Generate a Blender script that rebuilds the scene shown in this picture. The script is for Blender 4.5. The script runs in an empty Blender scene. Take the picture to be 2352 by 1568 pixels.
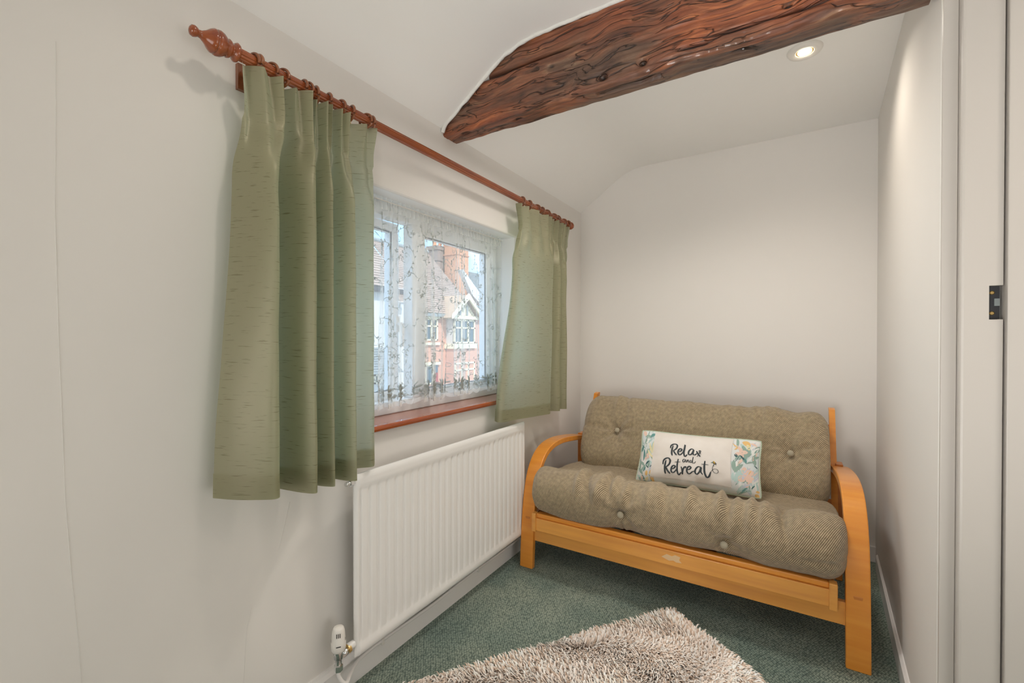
import bpy, bmesh, math, random
import numpy as np
from mathutils import Vector, noise
random.seed(7); np.random.seed(7)
sc = bpy.context.scene
COL = sc.collection
R = math.radians
PI = math.pi

# ------------------------------------------------------------------ camera, world, sun, large lights, exposure
CAM_H, YAW, PITCH, FPX = 1.2, R(31.8), R(0.45), 1018.0
cd = bpy.data.cameras.new('camera'); cam = bpy.data.objects.new('camera', cd); COL.objects.link(cam)
cam.location = (0, 0, CAM_H); cam.rotation_euler = (R(90) - PITCH, 0, YAW)
cd.sensor_width = 36; cd.lens = FPX / 2352 * 36; cd.clip_start = .02; cd.clip_end = 300
sc.camera = cam
sc.view_settings.view_transform = 'Standard'; sc.view_settings.look = 'None'
sc.view_settings.gamma = 1; sc.view_settings.use_curve_mapping = False
sc.view_settings.exposure = 0.36

world = bpy.data.worlds.new('sky'); sc.world = world; world.use_nodes = True
wn, wl = world.node_tree.nodes, world.node_tree.links
wn.clear()
wo = wn.new('ShaderNodeOutputWorld'); bg = wn.new('ShaderNodeBackground')
tc = wn.new('ShaderNodeTexCoord'); nz = wn.new('ShaderNodeTexNoise'); rp = wn.new('ShaderNodeValToRGB')
nz.inputs['Scale'].default_value = 3.0; nz.inputs['Detail'].default_value = 6
rp.color_ramp.elements[0].position = .46; rp.color_ramp.elements[0].color = (.22, .42, .64, 1)
rp.color_ramp.elements[1].position = .66; rp.color_ramp.elements[1].color = (.80, .84, .88, 1)
wl.new(tc.outputs['Generated'], nz.inputs['Vector']); wl.new(nz.outputs['Fac'], rp.inputs['Fac'])
wl.new(rp.outputs['Color'], bg.inputs['Color']); bg.inputs['Strength'].default_value = 2.9
wl.new(bg.outputs['Background'], wo.inputs['Surface'])

def light(name, kind, loc, energy, color=(1, 1, 1), rot=(0, 0, 0), **kw):
    d = bpy.data.lights.new(name, kind); d.energy = energy; d.color = color
    for k, v in kw.items(): setattr(d, k, v)
    o = bpy.data.objects.new(name, d); COL.objects.link(o); o.location = loc; o.rotation_euler = rot
    return o
light('sun', 'SUN', (0, 0, 20), 3.0, (1, .95, .86), (R(48), 0, R(62)), angle=R(.6))
light('rear_fill_light', 'AREA', (-.55, -1.5, 1.05), 7.5, (1, .98, .955), (R(97), 0, R(-13)), shape='RECTANGLE', size=1.1, size_y=1.2, spread=R(100))  # added fill lamp behind the camera, no window is built there
light('side_fill_light', 'AREA', (1.55, .15, 1.0), 14, (1, .985, .965), (R(110), 0, R(75)), shape='RECTANGLE', size=1.2, size_y=1.1)  # added fill lamp for curtains and left wall, not a real window
light('ceiling_fill_light', 'AREA', (-.30, .05, .55), 3.3, (1, .975, .94), (R(132), 0, R(-4)), shape='DISK', size=.35, spread=R(95))  # added unseen lamp aimed up to brighten the ceiling, no fixture

# ------------------------------------------------------------------ helpers
CP, SP = math.cos(PITCH), math.sin(PITCH)
def ray(u, v):                          # direction of a photo pixel, used only while measuring real positions
    a = (u - 1176) / FPX; b = (784 - v) / FPX
    f = CP + b * SP
    return Vector((-math.sin(YAW) * f + math.cos(YAW) * a, math.cos(YAW) * f + math.sin(YAW) * a, -SP + b * CP))
def atx(u, v, X):
    d = ray(u, v); t = X / d.x; return Vector((X, d.y * t, CAM_H + d.z * t))
def aty(u, v, Y):
    d = ray(u, v); t = Y / d.y; return Vector((d.x * t, Y, CAM_H + d.z * t))

class MB:
    def __init__(s): s.v = []; s.f = []; s.m = []; s.sm = []
    def add(s, vs, fs, mi=0, smooth=False):
        b = len(s.v); s.v += [tuple(p) for p in vs]
        for f in fs: s.f.append(tuple(i + b for i in f)); s.m.append(mi); s.sm.append(smooth)
        return s
    def box(s, x0, x1, y0, y1, z0, z1, mi=0):
        vs = [(x, y, z) for x in (x0, x1) for y in (y0, y1) for z in (z0, z1)]
        return s.add(vs, [(0, 1, 3, 2), (4, 6, 7, 5), (0, 4, 5, 1), (2, 3, 7, 6), (0, 2, 6, 4), (1, 5, 7, 3)], mi)
    def prism(s, pts, axis, a, b, mi=0, smooth=False):    # pts: 2-D outline, extruded along axis from a to b
        n = len(pts)
        def P(p, q):
            return {'x': (q, p[0], p[1]), 'y': (p[0], q, p[1]), 'z': (p[0], p[1], q)}[axis]
        vs = [P(p, a) for p in pts] + [P(p, b) for p in pts]
        s.add(vs, [(i, (i + 1) % n, n + (i + 1) % n, n + i) for i in range(n)], mi, smooth)
        return s.add(vs, [tuple(range(n))[::-1], tuple(range(n, 2 * n))], mi)
    def tube(s, path, r, n=8, mi=0, closed=False, caps=True):
        path = [Vector(p) for p in path]; m = len(path); vs = []; up = Vector((0.03, .02, 1)).normalized()
        for i, p in enumerate(path):
            if closed: t = path[(i + 1) % m] - path[i - 1]
            else: t = path[min(i + 1, m - 1)] - path[max(i - 1, 0)]
            t.normalize()
            if abs(t.dot(up)) > .97: a = t.cross(Vector((1, 0.1, 0))).normalized()
            else: a = t.cross(up).normalized()
            b = t.cross(a); rr = r[i] if isinstance(r, (list, tuple)) else r
            for k in range(n):
                q = 2 * PI * k / n; vs.append(p + (a * math.cos(q) + b * math.sin(q)) * rr)
        fs = []
        for i in range(m if closed else m - 1):
            j = (i + 1) % m
            for k in range(n): fs.append((i * n + k, i * n + (k + 1) % n, j * n + (k + 1) % n, j * n + k))
        s.add(vs, fs, mi, True)
        if caps and not closed: s.add(vs[:n], [tuple(range(n))[::-1]], mi); s.add(vs[-n:], [tuple(range(n))], mi)
        return s
    def lathe(s, prof, origin, axis, n=20, mi=0, smooth=True):   # prof: (distance along axis, radius)
        ax = Vector(axis).normalized(); a = ax.orthogonal().normalized(); b = ax.cross(a); o = Vector(origin)
        vs = []
        for d, r in prof:
            for k in range(n):
                q = 2 * PI * k / n; vs.append(o + ax * d + (a * math.cos(q) + b * math.sin(q)) * max(r, 1e-5))
        fs = [(i * n + k, i * n + (k + 1) % n, (i + 1) * n + (k + 1) % n, (i + 1) * n + k) for i in range(len(prof) - 1) for k in range(n)]
        s.add(vs, fs, mi, smooth)
        s.add(vs[:n], [tuple(range(n))[::-1]], mi); s.add(vs[-n:], [tuple(range(n))], mi)
        return s
    def grid(s, P, nu, nv, mi=0, smooth=True, closed_u=False):
        vs = [P(i, j) for j in range(nv + 1) for i in range(nu + (0 if closed_u else 1))]
        w = nu + (0 if closed_u else 1)
        fs = [(j * w + i, j * w + (i + 1) % w, (j + 1) * w + (i + 1) % w, (j + 1) * w + i) for j in range(nv) for i in range(nu)]
        return s.add(vs, fs, mi, smooth)
    def build(s, name, mat, parent=None, bevel=0, weld=False, segs=2):
        me = bpy.data.meshes.new(name); me.from_pydata(s.v, [], s.f)
        me.polygons.foreach_set('material_index', s.m); me.polygons.foreach_set('use_smooth', s.sm)
        for mt in (mat if isinstance(mat, (list, tuple)) else [mat]): me.materials.append(mt)
        bm = bmesh.new(); bm.from_mesh(me)
        if weld: bmesh.ops.remove_doubles(bm, verts=bm.verts, dist=1e-5)
        if bevel:
            ed = [e for e in bm.edges if len(e.link_faces) == 2 and e.calc_face_angle(0) > .5]
            bmesh.ops.bevel(bm, geom=ed, offset=bevel, segments=segs, profile=.5, affect='EDGES')
        bmesh.ops.recalc_face_normals(bm, faces=bm.faces)
        bm.to_mesh(me); bm.free()
        o = bpy.data.objects.new(name, me); COL.objects.link(o)
        if parent is not None:
            o.parent = parent
            o.matrix_parent_inverse = parent.matrix_world.inverted() if False else o.matrix_parent_inverse
            o.location = -Vector(parent['_loc']) if '_loc' in parent else (0, 0, 0)
        return o
def tag(o, label=None, cat=None, group=None, kind=None):
    for k, v in (('label', label), ('category', cat), ('group', group), ('kind', kind)):
        if v: o[k] = v
    return o
def empty(name, loc, label=None, cat=None, group=None, kind=None):
    o = bpy.data.objects.new(name, None); COL.objects.link(o); o.location = loc; o['_loc'] = tuple(loc)
    o.empty_display_size = .05
    return tag(o, label, cat, group, kind)
def copy_tree(o, parent=None, inv=None):
    c = o.copy(); COL.objects.link(c); c.parent = parent
    for ch in [q for q in bpy.data.objects if q.parent == o]: copy_tree(ch, c)
    return c
def catmull(pts, n=8, closed=False):
    P = [np.array(p, float) for p in pts]; out = []; m = len(P)
    for i in range(m if closed else m - 1):
        p0 = P[i - 1] if (i > 0 or closed) else 2 * P[0] - P[1]; p1 = P[i]; p2 = P[(i + 1) % m]
        p3 = P[(i + 2) % m] if (i + 2 < m or closed) else 2 * P[-1] - P[-2]
        for k in range(n):
            t = k / n
            out.append(.5 * ((2 * p1) + (p2 - p0) * t + (2 * p0 - 5 * p1 + 4 * p2 - p3) * t * t + (-p0 + 3 * p1 - 3 * p2 + p3) * t ** 3))
    if not closed: out.append(P[-1])
    return out
def sstep(a, b, x):
    t = min(1, max(0, (x - a) / (b - a))); return t * t * (3 - 2 * t)
def N(x, y, z): return noise.noise(Vector((x, y, z)))

# ------------------------------------------------------------------ materials
def new_mat(name):
    m = bpy.data.materials.new(name); m.use_nodes = True
    n = m.node_tree.nodes; l = m.node_tree.links
    return m, n, l, n['Principled BSDF']
def mat(name, col, rough=.6, metal=0, bump=None, var=None, sheen=0, spec=.5, coat=0, trans=None):
    """bump=(kind,scale(3),strength,distance) var=(scale(3),amount,color2)"""
    m, n, l, b = new_mat(name)
    b.inputs['Base Color'].default_value = (*col, 1); b.inputs['Roughness'].default_value = rough
    b.inputs['Metallic'].default_value = metal; b.inputs['Specular IOR Level'].default_value = spec
    b.inputs['Sheen Weight'].default_value = sheen; b.inputs['Coat Weight'].default_value = coat
    if bump or var:
        t = n.new('ShaderNodeTexCoord')
    if var:
        mp = n.new('ShaderNodeMapping'); mp.inputs['Scale'].default_value = var[0]
        x = n.new('ShaderNodeTexNoise'); x.inputs['Scale'].default_value = 1; x.inputs['Detail'].default_value = 5
        r = n.new('ShaderNodeValToRGB'); r.color_ramp.elements[0].color = (*col, 1); r.color_ramp.elements[1].color = (*var[2], 1)
        r.color_ramp.elements[0].position = .5 - var[1]; r.color_ramp.elements[1].position = .5 + var[1]
        l.new(t.outputs['Object'], mp.inputs[0]); l.new(mp.outputs[0], x.inputs['Vector']); l.new(x.outputs['Fac'], r.inputs[0])
        l.new(r.outputs[0], b.inputs['Base Color'])
    if bump:
        mp = n.new('ShaderNodeMapping'); mp.inputs['Scale'].default_value = bump[1]
        x = n.new('ShaderNodeTexNoise' if bump[0] == 'noise' else 'ShaderNodeTexVoronoi'); x.inputs['Scale'].default_value = 1
        bp = n.new('ShaderNodeBump'); bp.inputs['Strength'].default_value = bump[2]; bp.inputs['Distance'].default_value = bump[3]
        l.new(t.outputs['Object'], mp.inputs[0]); l.new(mp.outputs[0], x.inputs['Vector'])
        l.new(x.outputs[0], bp.inputs['Height']); l.new(bp.outputs[0], b.inputs['Normal'])
    return m
M = {}
M['wall'] = mat('wall_paint', (.80, .77, .73), .75, bump=('noise', (3, 3, 3), .25, .02), spec=.3)
M['reveal'] = mat('lightened_reveal_paint', (.90, .89, .87), .5)  # paler than the wall: daylight on the reveal put into its colour
M['ceil'] = mat('ceiling_paint', (.88, .865, .835), .8, bump=('noise', (4, 4, 4), .3, .02), spec=.3)
M['gloss_white'] = mat('white_gloss_paint', (.84, .82, .80), .28, bump=('noise', (30, 30, 3), .08, .003))
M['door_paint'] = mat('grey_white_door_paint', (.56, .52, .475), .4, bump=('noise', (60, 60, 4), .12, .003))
M['rad'] = mat('radiator_enamel', (.85, .84, .82), .3)
M['upvc'] = mat('white_upvc', (.86, .87, .87), .3)
M['plastic'] = mat('white_plastic', (.80, .77, .72), .35)
M['black'] = mat('black_plastic', (.02, .02, .02), .5)
M['chrome'] = mat('chrome', (.75, .76, .76), .12, 1)
M['brass'] = mat('brass', (.8, .55, .22), .3, 1)
M['rubber'] = mat('black_seal', (.03, .03, .035), .6)
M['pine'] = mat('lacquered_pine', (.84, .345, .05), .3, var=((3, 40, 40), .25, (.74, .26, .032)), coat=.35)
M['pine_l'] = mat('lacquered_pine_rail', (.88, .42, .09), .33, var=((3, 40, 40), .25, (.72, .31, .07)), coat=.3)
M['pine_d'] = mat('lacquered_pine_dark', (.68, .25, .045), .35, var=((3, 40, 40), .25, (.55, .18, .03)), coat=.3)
M['mahog'] = mat('mahogany_stain', (.36, .095, .028), .22, var=((40, 4, 40), .2, (.22, .045, .014)), coat=.5)
M['ring'] = mat('ring_wood', (.30, .10, .03), .3, var=((30, 30, 30), .2, (.18, .05, .016)), coat=.4)
M['sillwood'] = mat('sill_wood', (.42, .10, .025), .2, var=((40, 4, 40), .2, (.30, .06, .016)), coat=.7)
M['thread'] = mat('charcoal_thread', (.035, .045, .05), .7)
M['bee_y'] = mat('yellow_thread', (.8, .5, .05), .7)
M['linen'] = mat('cream_linen', (.72, .66, .60), .85, bump=('noise', (600, 600, 600), .3, .001), var=((14, 14, 14), .2, (.78, .73, .68)))
M['pillow'] = mat('pale_blue_cotton', (.66, .74, .75), .8, var=((9, 9, 9), .15, (.80, .76, .73)))
M['piping'] = mat('pale_green_piping', (.50, .58, .45), .7)
for k, c in dict(teal=(.13, .30, .29), sage=(.30, .42, .36), mint=(.48, .63, .60), peach=(.80, .58, .48), gold=(.80, .52, .20), lemon=(.80, .72, .44), dark=(.05, .12, .13), white=(.82, .83, .80), lilac=(.58, .60, .68)).items():
    M['print_' + k] = mat('floral_print_' + k, c, .8)

def carpet_mat():
    m, n, l, b = new_mat('teal_loop_carpet')
    t = n.new('ShaderNodeTexCoord'); v = n.new('ShaderNodeTexVoronoi'); v.inputs['Scale'].default_value = 135; v.inputs['Randomness'].default_value = .45
    mp = n.new('ShaderNodeMapping'); mp.inputs['Rotation'].default_value = (0, 0, R(38)); mp.inputs['Scale'].default_value = (1, .7, 1)
    z = n.new('ShaderNodeTexNoise'); z.inputs['Scale'].default_value = 350; z.inputs['Detail'].default_value = 2
    z2 = n.new('ShaderNodeTexNoise'); z2.inputs['Scale'].default_value = 3; z2.inputs['Detail'].default_value = 4
    r = n.new('ShaderNodeValToRGB'); e = r.color_ramp.elements
    e[0].position = .25; e[0].color = (.30, .37, .31, 1); e[1].position = .75; e[1].color = (.07, .11, .10, 1)
    r2 = n.new('ShaderNodeValToRGB'); r2.color_ramp.elements[0].color = (.75, .80, .80, 1); r2.color_ramp.elements[1].color = (1.25, 1.15, 1.1, 1)
    r2.color_ramp.elements[0].position = .35; r2.color_ramp.elements[1].position = .65
    mx = n.new('ShaderNodeMixRGB'); mx.blend_type = 'MULTIPLY'; mx.inputs[0].default_value = 1
    ov = n.new('ShaderNodeMixRGB'); ov.blend_type = 'OVERLAY'; ov.inputs[0].default_value = .7
    l.new(t.outputs['Object'], mp.inputs[0]); l.new(mp.outputs[0], v.inputs['Vector']); l.new(t.outputs['Object'], z.inputs['Vector']); l.new(t.outputs['Object'], z2.inputs['Vector'])
    l.new(v.outputs['Distance'], r.inputs[0]); l.new(z2.outputs['Fac'], r2.inputs[0])
    l.new(r.outputs[0], ov.inputs[1]); l.new(z.outputs['Fac'], ov.inputs[2])
    l.new(ov.outputs[0], mx.inputs[1]); l.new(r2.outputs[0], mx.inputs[2]); l.new(mx.outputs[0], b.inputs['Base Color'])
    bp = n.new('ShaderNodeBump'); bp.inputs['Strength'].default_value = .8; bp.inputs['Distance'].default_value = .004; bp.invert = True
    l.new(v.outputs['Distance'], bp.inputs['Height']); l.new(bp.outputs[0], b.inputs['Normal'])
    b.inputs['Roughness'].default_value = .95; b.inputs['Specular IOR Level'].default_value = .1; b.inputs['Sheen Weight'].default_value = .15
    return m
M['carpet'] = carpet_mat()

def silk_mat():
    m, n, l, b = new_mat('sage_slub_silk')
    t = n.new('ShaderNodeTexCoord'); uv = t.outputs['UV']
    mp = n.new('ShaderNodeMapping'); mp.inputs['Scale'].default_value = (20, 230, 1)
    z = n.new('ShaderNodeTexNoise'); z.inputs['Scale'].default_value = 1; z.inputs['Detail'].default_value = 2
    r = n.new('ShaderNodeValToRGB'); r.color_ramp.elements[0].position = .61; r.color_ramp.elements[0].color = (0, 0, 0, 1)
    r.color_ramp.elements[1].position = .70; r.color_ramp.elements[1].color = (1, 1, 1, 1)
    mx = n.new('ShaderNodeMixRGB'); mx.inputs[1].default_value = (.315, .262, .165, 1); mx.inputs[2].default_value = (.16, .14, .07, 1)
    sc_ = n.new('ShaderNodeMath'); sc_.operation = 'MULTIPLY'; sc_.inputs[1].default_value = .75
    l.new(uv, mp.inputs[0]); l.new(mp.outputs[0], z.inputs['Vector']); l.new(z.outputs['Fac'], r.inputs[0])
    l.new(r.outputs[0], sc_.inputs[0]); s2 = n.new('ShaderNodeMath'); s2.operation = 'MULTIPLY'; s2.inputs[1].default_value = .3; l.new(r.outputs[0], s2.inputs[0]); l.new(s2.outputs[0], mx.inputs[0]); l.new(mx.outputs[0], b.inputs['Base Color'])
    b.inputs['Roughness'].default_value = .43; b.inputs['Metallic'].default_value = .2; b.inputs['Specular IOR Level'].default_value = .7
    b.inputs['Sheen Weight'].default_value = .25; b.inputs['Sheen Roughness'].default_value = .35; b.inputs['Sheen Tint'].default_value = (.9, .85, .6, 1)
    b.inputs['Anisotropic'].default_value = .6
    w = n.new('ShaderNodeTexNoise'); w.inputs['Scale'].default_value = 1
    mp2 = n.new('ShaderNodeMapping'); mp2.inputs['Scale'].default_value = (60, 700, 1)
    l.new(uv, mp2.inputs[0]); l.new(mp2.outputs[0], w.inputs['Vector'])
    bp = n.new('ShaderNodeBump'); bp.inputs['Strength'].default_value = .12; bp.inputs['Distance'].default_value = .002
    l.new(w.outputs['Fac'], bp.inputs['Height']); l.new(bp.outputs[0], b.inputs['Normal'])
    tr = n.new('ShaderNodeBsdfTranslucent')
    mt = n.new('ShaderNodeMixRGB'); mt.inputs[1].default_value = (.78, .95, .74, 1); mt.inputs[2].default_value = (.25, .30, .15, 1)
    l.new(sc_.outputs[0], mt.inputs[0]); l.new(mt.outputs[0], tr.inputs['Color'])
    ms = n.new('ShaderNodeMixShader'); ms.inputs[0].default_value = .38
    l.new(b.outputs[0], ms.inputs[1]); l.new(tr.outputs[0], ms.inputs[2]); l.new(ms.outputs[0], n['Material Output'].inputs['Surface'])
    return m
M['silk'] = silk_mat()

def net_mat(name, op, col=(.93, .93, .90)):
    m, n, l, b = new_mat(name); n.remove(b)
    d = n.new('ShaderNodeBsdfDiffuse'); d.inputs[0].default_value = (*col, 1)
    t = n.new('ShaderNodeBsdfTranslucent'); t.inputs[0].default_value = (*col, 1)
    a = n.new('ShaderNodeMixShader'); a.inputs[0].default_value = .45
    tp = n.new('ShaderNodeBsdfTransparent'); ms = n.new('ShaderNodeMixShader'); ms.inputs[0].default_value = op
    l.new(d.outputs[0], a.inputs[1]); l.new(t.outputs[0], a.inputs[2]); l.new(tp.outputs[0], ms.inputs[1]); l.new(a.outputs[0], ms.inputs[2])
    l.new(ms.outputs[0], n['Material Output'].inputs['Surface'])
    return m
M['net'] = net_mat('voile_net', .33)
M['lace'] = net_mat('lace_embroidery', .85, (.50, .52, .49))
M['lace_w'] = net_mat('lace_border', .6)
def glass_mat():
    m, n, l, b = new_mat('window_glass'); n.remove(b)
    tp = n.new('ShaderNodeBsdfTransparent'); g = n.new('ShaderNodeBsdfGlossy'); g.inputs['Roughness'].default_value = .02
    fr = n.new('ShaderNodeLayerWeight'); fr.inputs[0].default_value = .12; ms = n.new('ShaderNodeMixShader')
    pw = n.new('ShaderNodeMath'); pw.operation = 'MULTIPLY'; pw.inputs[1].default_value = .12
    l.new(fr.outputs['Facing'], pw.inputs[0]); l.new(pw.outputs[0], ms.inputs[0]); l.new(tp.outputs[0], ms.inputs[1]); l.new(g.outputs[0], ms.inputs[2]); l.new(ms.outputs[0], n['Material Output'].inputs['Surface'])
    return m
M['glass'] = glass_mat()

def futon_mat():
    m, n, l, b = new_mat('corded_taupe_fabric')
    t = n.new('ShaderNodeTexCoord')
    mp = n.new('ShaderNodeMapping'); mp.inputs['Rotation'].default_value = (0, 0, R(33)); mp.inputs['Scale'].default_value = (1, 1, 1)
    w = n.new('ShaderNodeTexWave'); w.inputs['Scale'].default_value = 54; w.inputs['Distortion'].default_value = .6; w.inputs['Detail'].default_value = 2; w.inputs['Detail Scale'].default_value = 2
    w.bands_direction = 'X'
    z = n.new('ShaderNodeTexNoise'); z.inputs['Scale'].default_value = 60; z.inputs['Detail'].default_value = 6
    r = n.new('ShaderNodeValToRGB'); e = r.color_ramp.elements; e[0].position = .1; e[0].color = (.20, .148, .085, 1); e[1].position = .85; e[1].color = (.52, .415, .275, 1)
    mx = n.new('ShaderNodeMixRGB'); mx.blend_type = 'OVERLAY'; mx.inputs[0].default_value = .5
    l.new(t.outputs['UV'], mp.inputs[0]); l.new(mp.outputs[0], w.inputs['Vector']); l.new(w.outputs['Fac'], r.inputs[0]); l.new(t.outputs['UV'], z.inputs['Vector'])
    l.new(r.outputs[0], mx.inputs[1]); l.new(z.outputs['Fac'], mx.inputs[2]); l.new(mx.outputs[0], b.inputs['Base Color'])
    bp = n.new('ShaderNodeBump'); bp.inputs['Strength'].default_value = .6; bp.inputs['Distance'].default_value = .003
    l.new(w.outputs['Fac'], bp.inputs['Height']); l.new(bp.outputs[0], b.inputs['Normal'])
    b.inputs['Roughness'].default_value = .85; b.inputs['Sheen Weight'].default_value = .25; b.inputs['Specular IOR Level'].default_value = .2
    return m
M['futon'] = futon_mat()
M['futon_btn'] = mat('button_fabric', (.42, .37, .27), .85, bump=('noise', (500, 500, 500), .4, .001))

def beam_mat():
    m, n, l, b = new_mat('old_oak_beam')
    t = n.new('ShaderNodeTexCoord')
    wq = n.new('ShaderNodeTexNoise'); wq.inputs['Scale'].default_value = 2.6; wq.inputs['Detail'].default_value = 2
    ws = n.new('ShaderNodeVectorMath'); ws.operation = 'MULTIPLY_ADD'; ws.inputs[1].default_value = (.10, .16, .16)
    l.new(t.outputs['Object'], wq.inputs['Vector']); l.new(wq.outputs['Color'], ws.inputs[0]); l.new(t.outputs['Object'], ws.inputs[2])
    def nzn(scale, s=1, d=8, dist=0):
        mp = n.new('ShaderNodeMapping'); mp.inputs['Scale'].default_value = scale
        x = n.new('ShaderNodeTexNoise'); x.inputs['Scale'].default_value = s; x.inputs['Detail'].default_value = d; x.inputs['Distortion'].default_value = dist; x.inputs['Roughness'].default_value = .62
        l.new(ws.outputs[0], mp.inputs[0]); l.new(mp.outputs[0], x.inputs['Vector']); return x
    g = nzn((3.0, 36, 46), 1, 9, .5); r = n.new('ShaderNodeValToRGB'); e = r.color_ramp.elements
    e[0].position = .26; e[0].color = (.040, .018, .012, 1); e[1].position = .78; e[1].color = (.52, .29, .17, 1)
    q = e.new(.43); q.color = (.165, .068, .040, 1); q = e.new(.58); q.color = (.27, .118, .066, 1)
    c = nzn((1.4, 5, 5), 1, 4); r2 = n.new('ShaderNodeValToRGB'); e = r2.color_ramp.elements
    e[0].position = .40; e[0].color = (.62, .78, .86, 1); e[1].position = .60; e[1].color = (1.45, .98, .66, 1)
    mx = n.new('ShaderNodeMixRGB'); mx.blend_type = 'MULTIPLY'; mx.inputs[0].default_value = 1
    l.new(g.outputs['Fac'], r.inputs[0]); l.new(c.outputs['Fac'], r2.inputs[0]); l.new(r.outputs[0], mx.inputs[1]); l.new(r2.outputs[0], mx.inputs[2])
    # wandering dark drying checks
    mpw = n.new('ShaderNodeMapping'); mpw.inputs['Scale'].default_value = (.9, 17, 17); mpw.inputs['Rotation'].default_value = (0, R(2.5), 0)
    k = n.new('ShaderNodeTexNoise'); k.inputs['Scale'].default_value = 1.6; k.inputs['Detail'].default_value = 3; k.inputs['Distortion'].default_value = .5
    l.new(ws.outputs[0], mpw.inputs[0]); l.new(mpw.outputs[0], k.inputs['Vector'])
    rk = n.new('ShaderNodeValToRGB'); e = rk.color_ramp.elements; e[0].position = .480; e[0].color = (1, 1, 1, 1); e[1].position = .520; e[1].color = (1, 1, 1, 1)
    q = e.new(.5); q.color = (.10, .08, .07, 1)
    mk = n.new('ShaderNodeMixRGB'); mk.blend_type = 'MULTIPLY'; mk.inputs[0].default_value = .9
    l.new(k.outputs['Fac'], rk.inputs[0]); l.new(mx.outputs[0], mk.inputs[1]); l.new(rk.outputs[0], mk.inputs[2])
    vc = n.new('ShaderNodeVertexColor'); vc.layer_name = 'void_shade'; mv = n.new('ShaderNodeMixRGB'); mv.inputs[2].default_value = (.012, .008, .006, 1)
    l.new(vc.outputs[0], mv.inputs[0]); l.new(mk.outputs[0], mv.inputs[1]); l.new(mv.outputs[0], b.inputs['Base Color'])
    bp = n.new('ShaderNodeBump'); bp.inputs['Strength'].default_value = .8; bp.inputs['Distance'].default_value = .008
    l.new(g.outputs['Fac'], bp.inputs['Height']); bp2 = n.new('ShaderNodeBump'); bp2.inputs['Strength'].default_value = .8; bp2.inputs['Distance'].default_value = .006
    l.new(rk.outputs[0], bp2.inputs['Height']); l.new(bp.outputs[0], bp2.inputs['Normal']); l.new(bp2.outputs[0], b.inputs['Normal'])
    b.inputs['Roughness'].default_value = .42; b.inputs['Specular IOR Level'].default_value = .5; b.inputs['Coat Weight'].default_value = .12
    return m
M['beam'] = beam_mat()
M['plaster_bead'] = mat('rough_plaster', (.80, .79, .75), .85, bump=('noise', (60, 60, 60), .8, .006))

def rug_mat():
    m, n, l, b = new_mat('shaggy_pile')
    oi = n.new('ShaderNodeVertexColor'); oi.layer_name = 'tuft'
    l.new(oi.outputs['Color'], b.inputs['Base Color']); b.inputs['Roughness'].default_value = .75; b.inputs['Sheen Weight'].default_value = .3
    b.inputs['Specular IOR Level'].default_value = .25
    return m
M['pile'] = rug_mat()
M['rugback'] = mat('rug_backing', (.42, .33, .28), .95)

def brick_mat(name, c1, c2, mortar, sx=1):
    m, n, l, b = new_mat(name)
    t = n.new('ShaderNodeTexCoord'); sp = n.new('ShaderNodeSeparateXYZ'); cb = n.new('ShaderNodeCombineXYZ'); ad = n.new('ShaderNodeMath')
    x = n.new('ShaderNodeTexBrick'); x.inputs['Color1'].default_value = (*c1, 1); x.inputs['Color2'].default_value = (*c2, 1); x.inputs['Mortar'].default_value = (*mortar, 1)
    x.inputs['Scale'].default_value = 1; x.inputs['Brick Width'].default_value = .225; x.inputs['Row Height'].default_value = .075; x.inputs['Mortar Size'].default_value = .009
    l.new(t.outputs['Object'], sp.inputs[0]); l.new(sp.outputs['X'], ad.inputs[0]); l.new(sp.outputs['Y'], ad.inputs[1]); l.new(ad.outputs[0], cb.inputs['X']); l.new(sp.outputs['Z'], cb.inputs['Y'])
    l.new(cb.outputs[0], x.inputs['Vector']); l.new(x.outputs['Color'], b.inputs['Base Color']); b.inputs['Roughness'].default_value = .9
    return m
M['brick'] = brick_mat('pink_brick', (.56, .25, .17), (.62, .30, .20), (.55, .42, .34))
M['brick_o'] = brick_mat('orange_brick', (.62, .25, .10), (.50, .19, .09), (.45, .33, .25))
M['brick_g'] = brick_mat('sooty_brick', (.30, .21, .17), (.22, .17, .15), (.28, .24, .21))
M['tile'] = mat('clay_roof_tile', (.28, .20, .16), .9, var=((1.2, 1.2, 3), .25, (.42, .32, .26)))
M['tile_p'] = mat('peach_roof_tile', (.52, .36, .24), .9, var=((2, 2, 4), .25, (.42, .31, .23)))
M['slate'] = mat('grey_roof_tile', (.20, .22, .22), .9)
M['cream'] = mat('cream_joinery', (.78, .70, .50), .6)
M['ext_white'] = mat('white_render', (.56, .545, .51), .9)
M['ext_glass'] = mat('far_window_glass', (.06, .10, .12), .08, spec=.8)
M['red_door'] = mat('red_door_paint', (.36, .05, .06), .5)
M['lead'] = mat('lead_grey', (.25, .28, .28), .7)
M['pot'] = mat('terracotta_pot', (.66, .25, .12), .8)
M['asphalt'] = mat('asphalt', (.24, .235, .225), .9)

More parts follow.
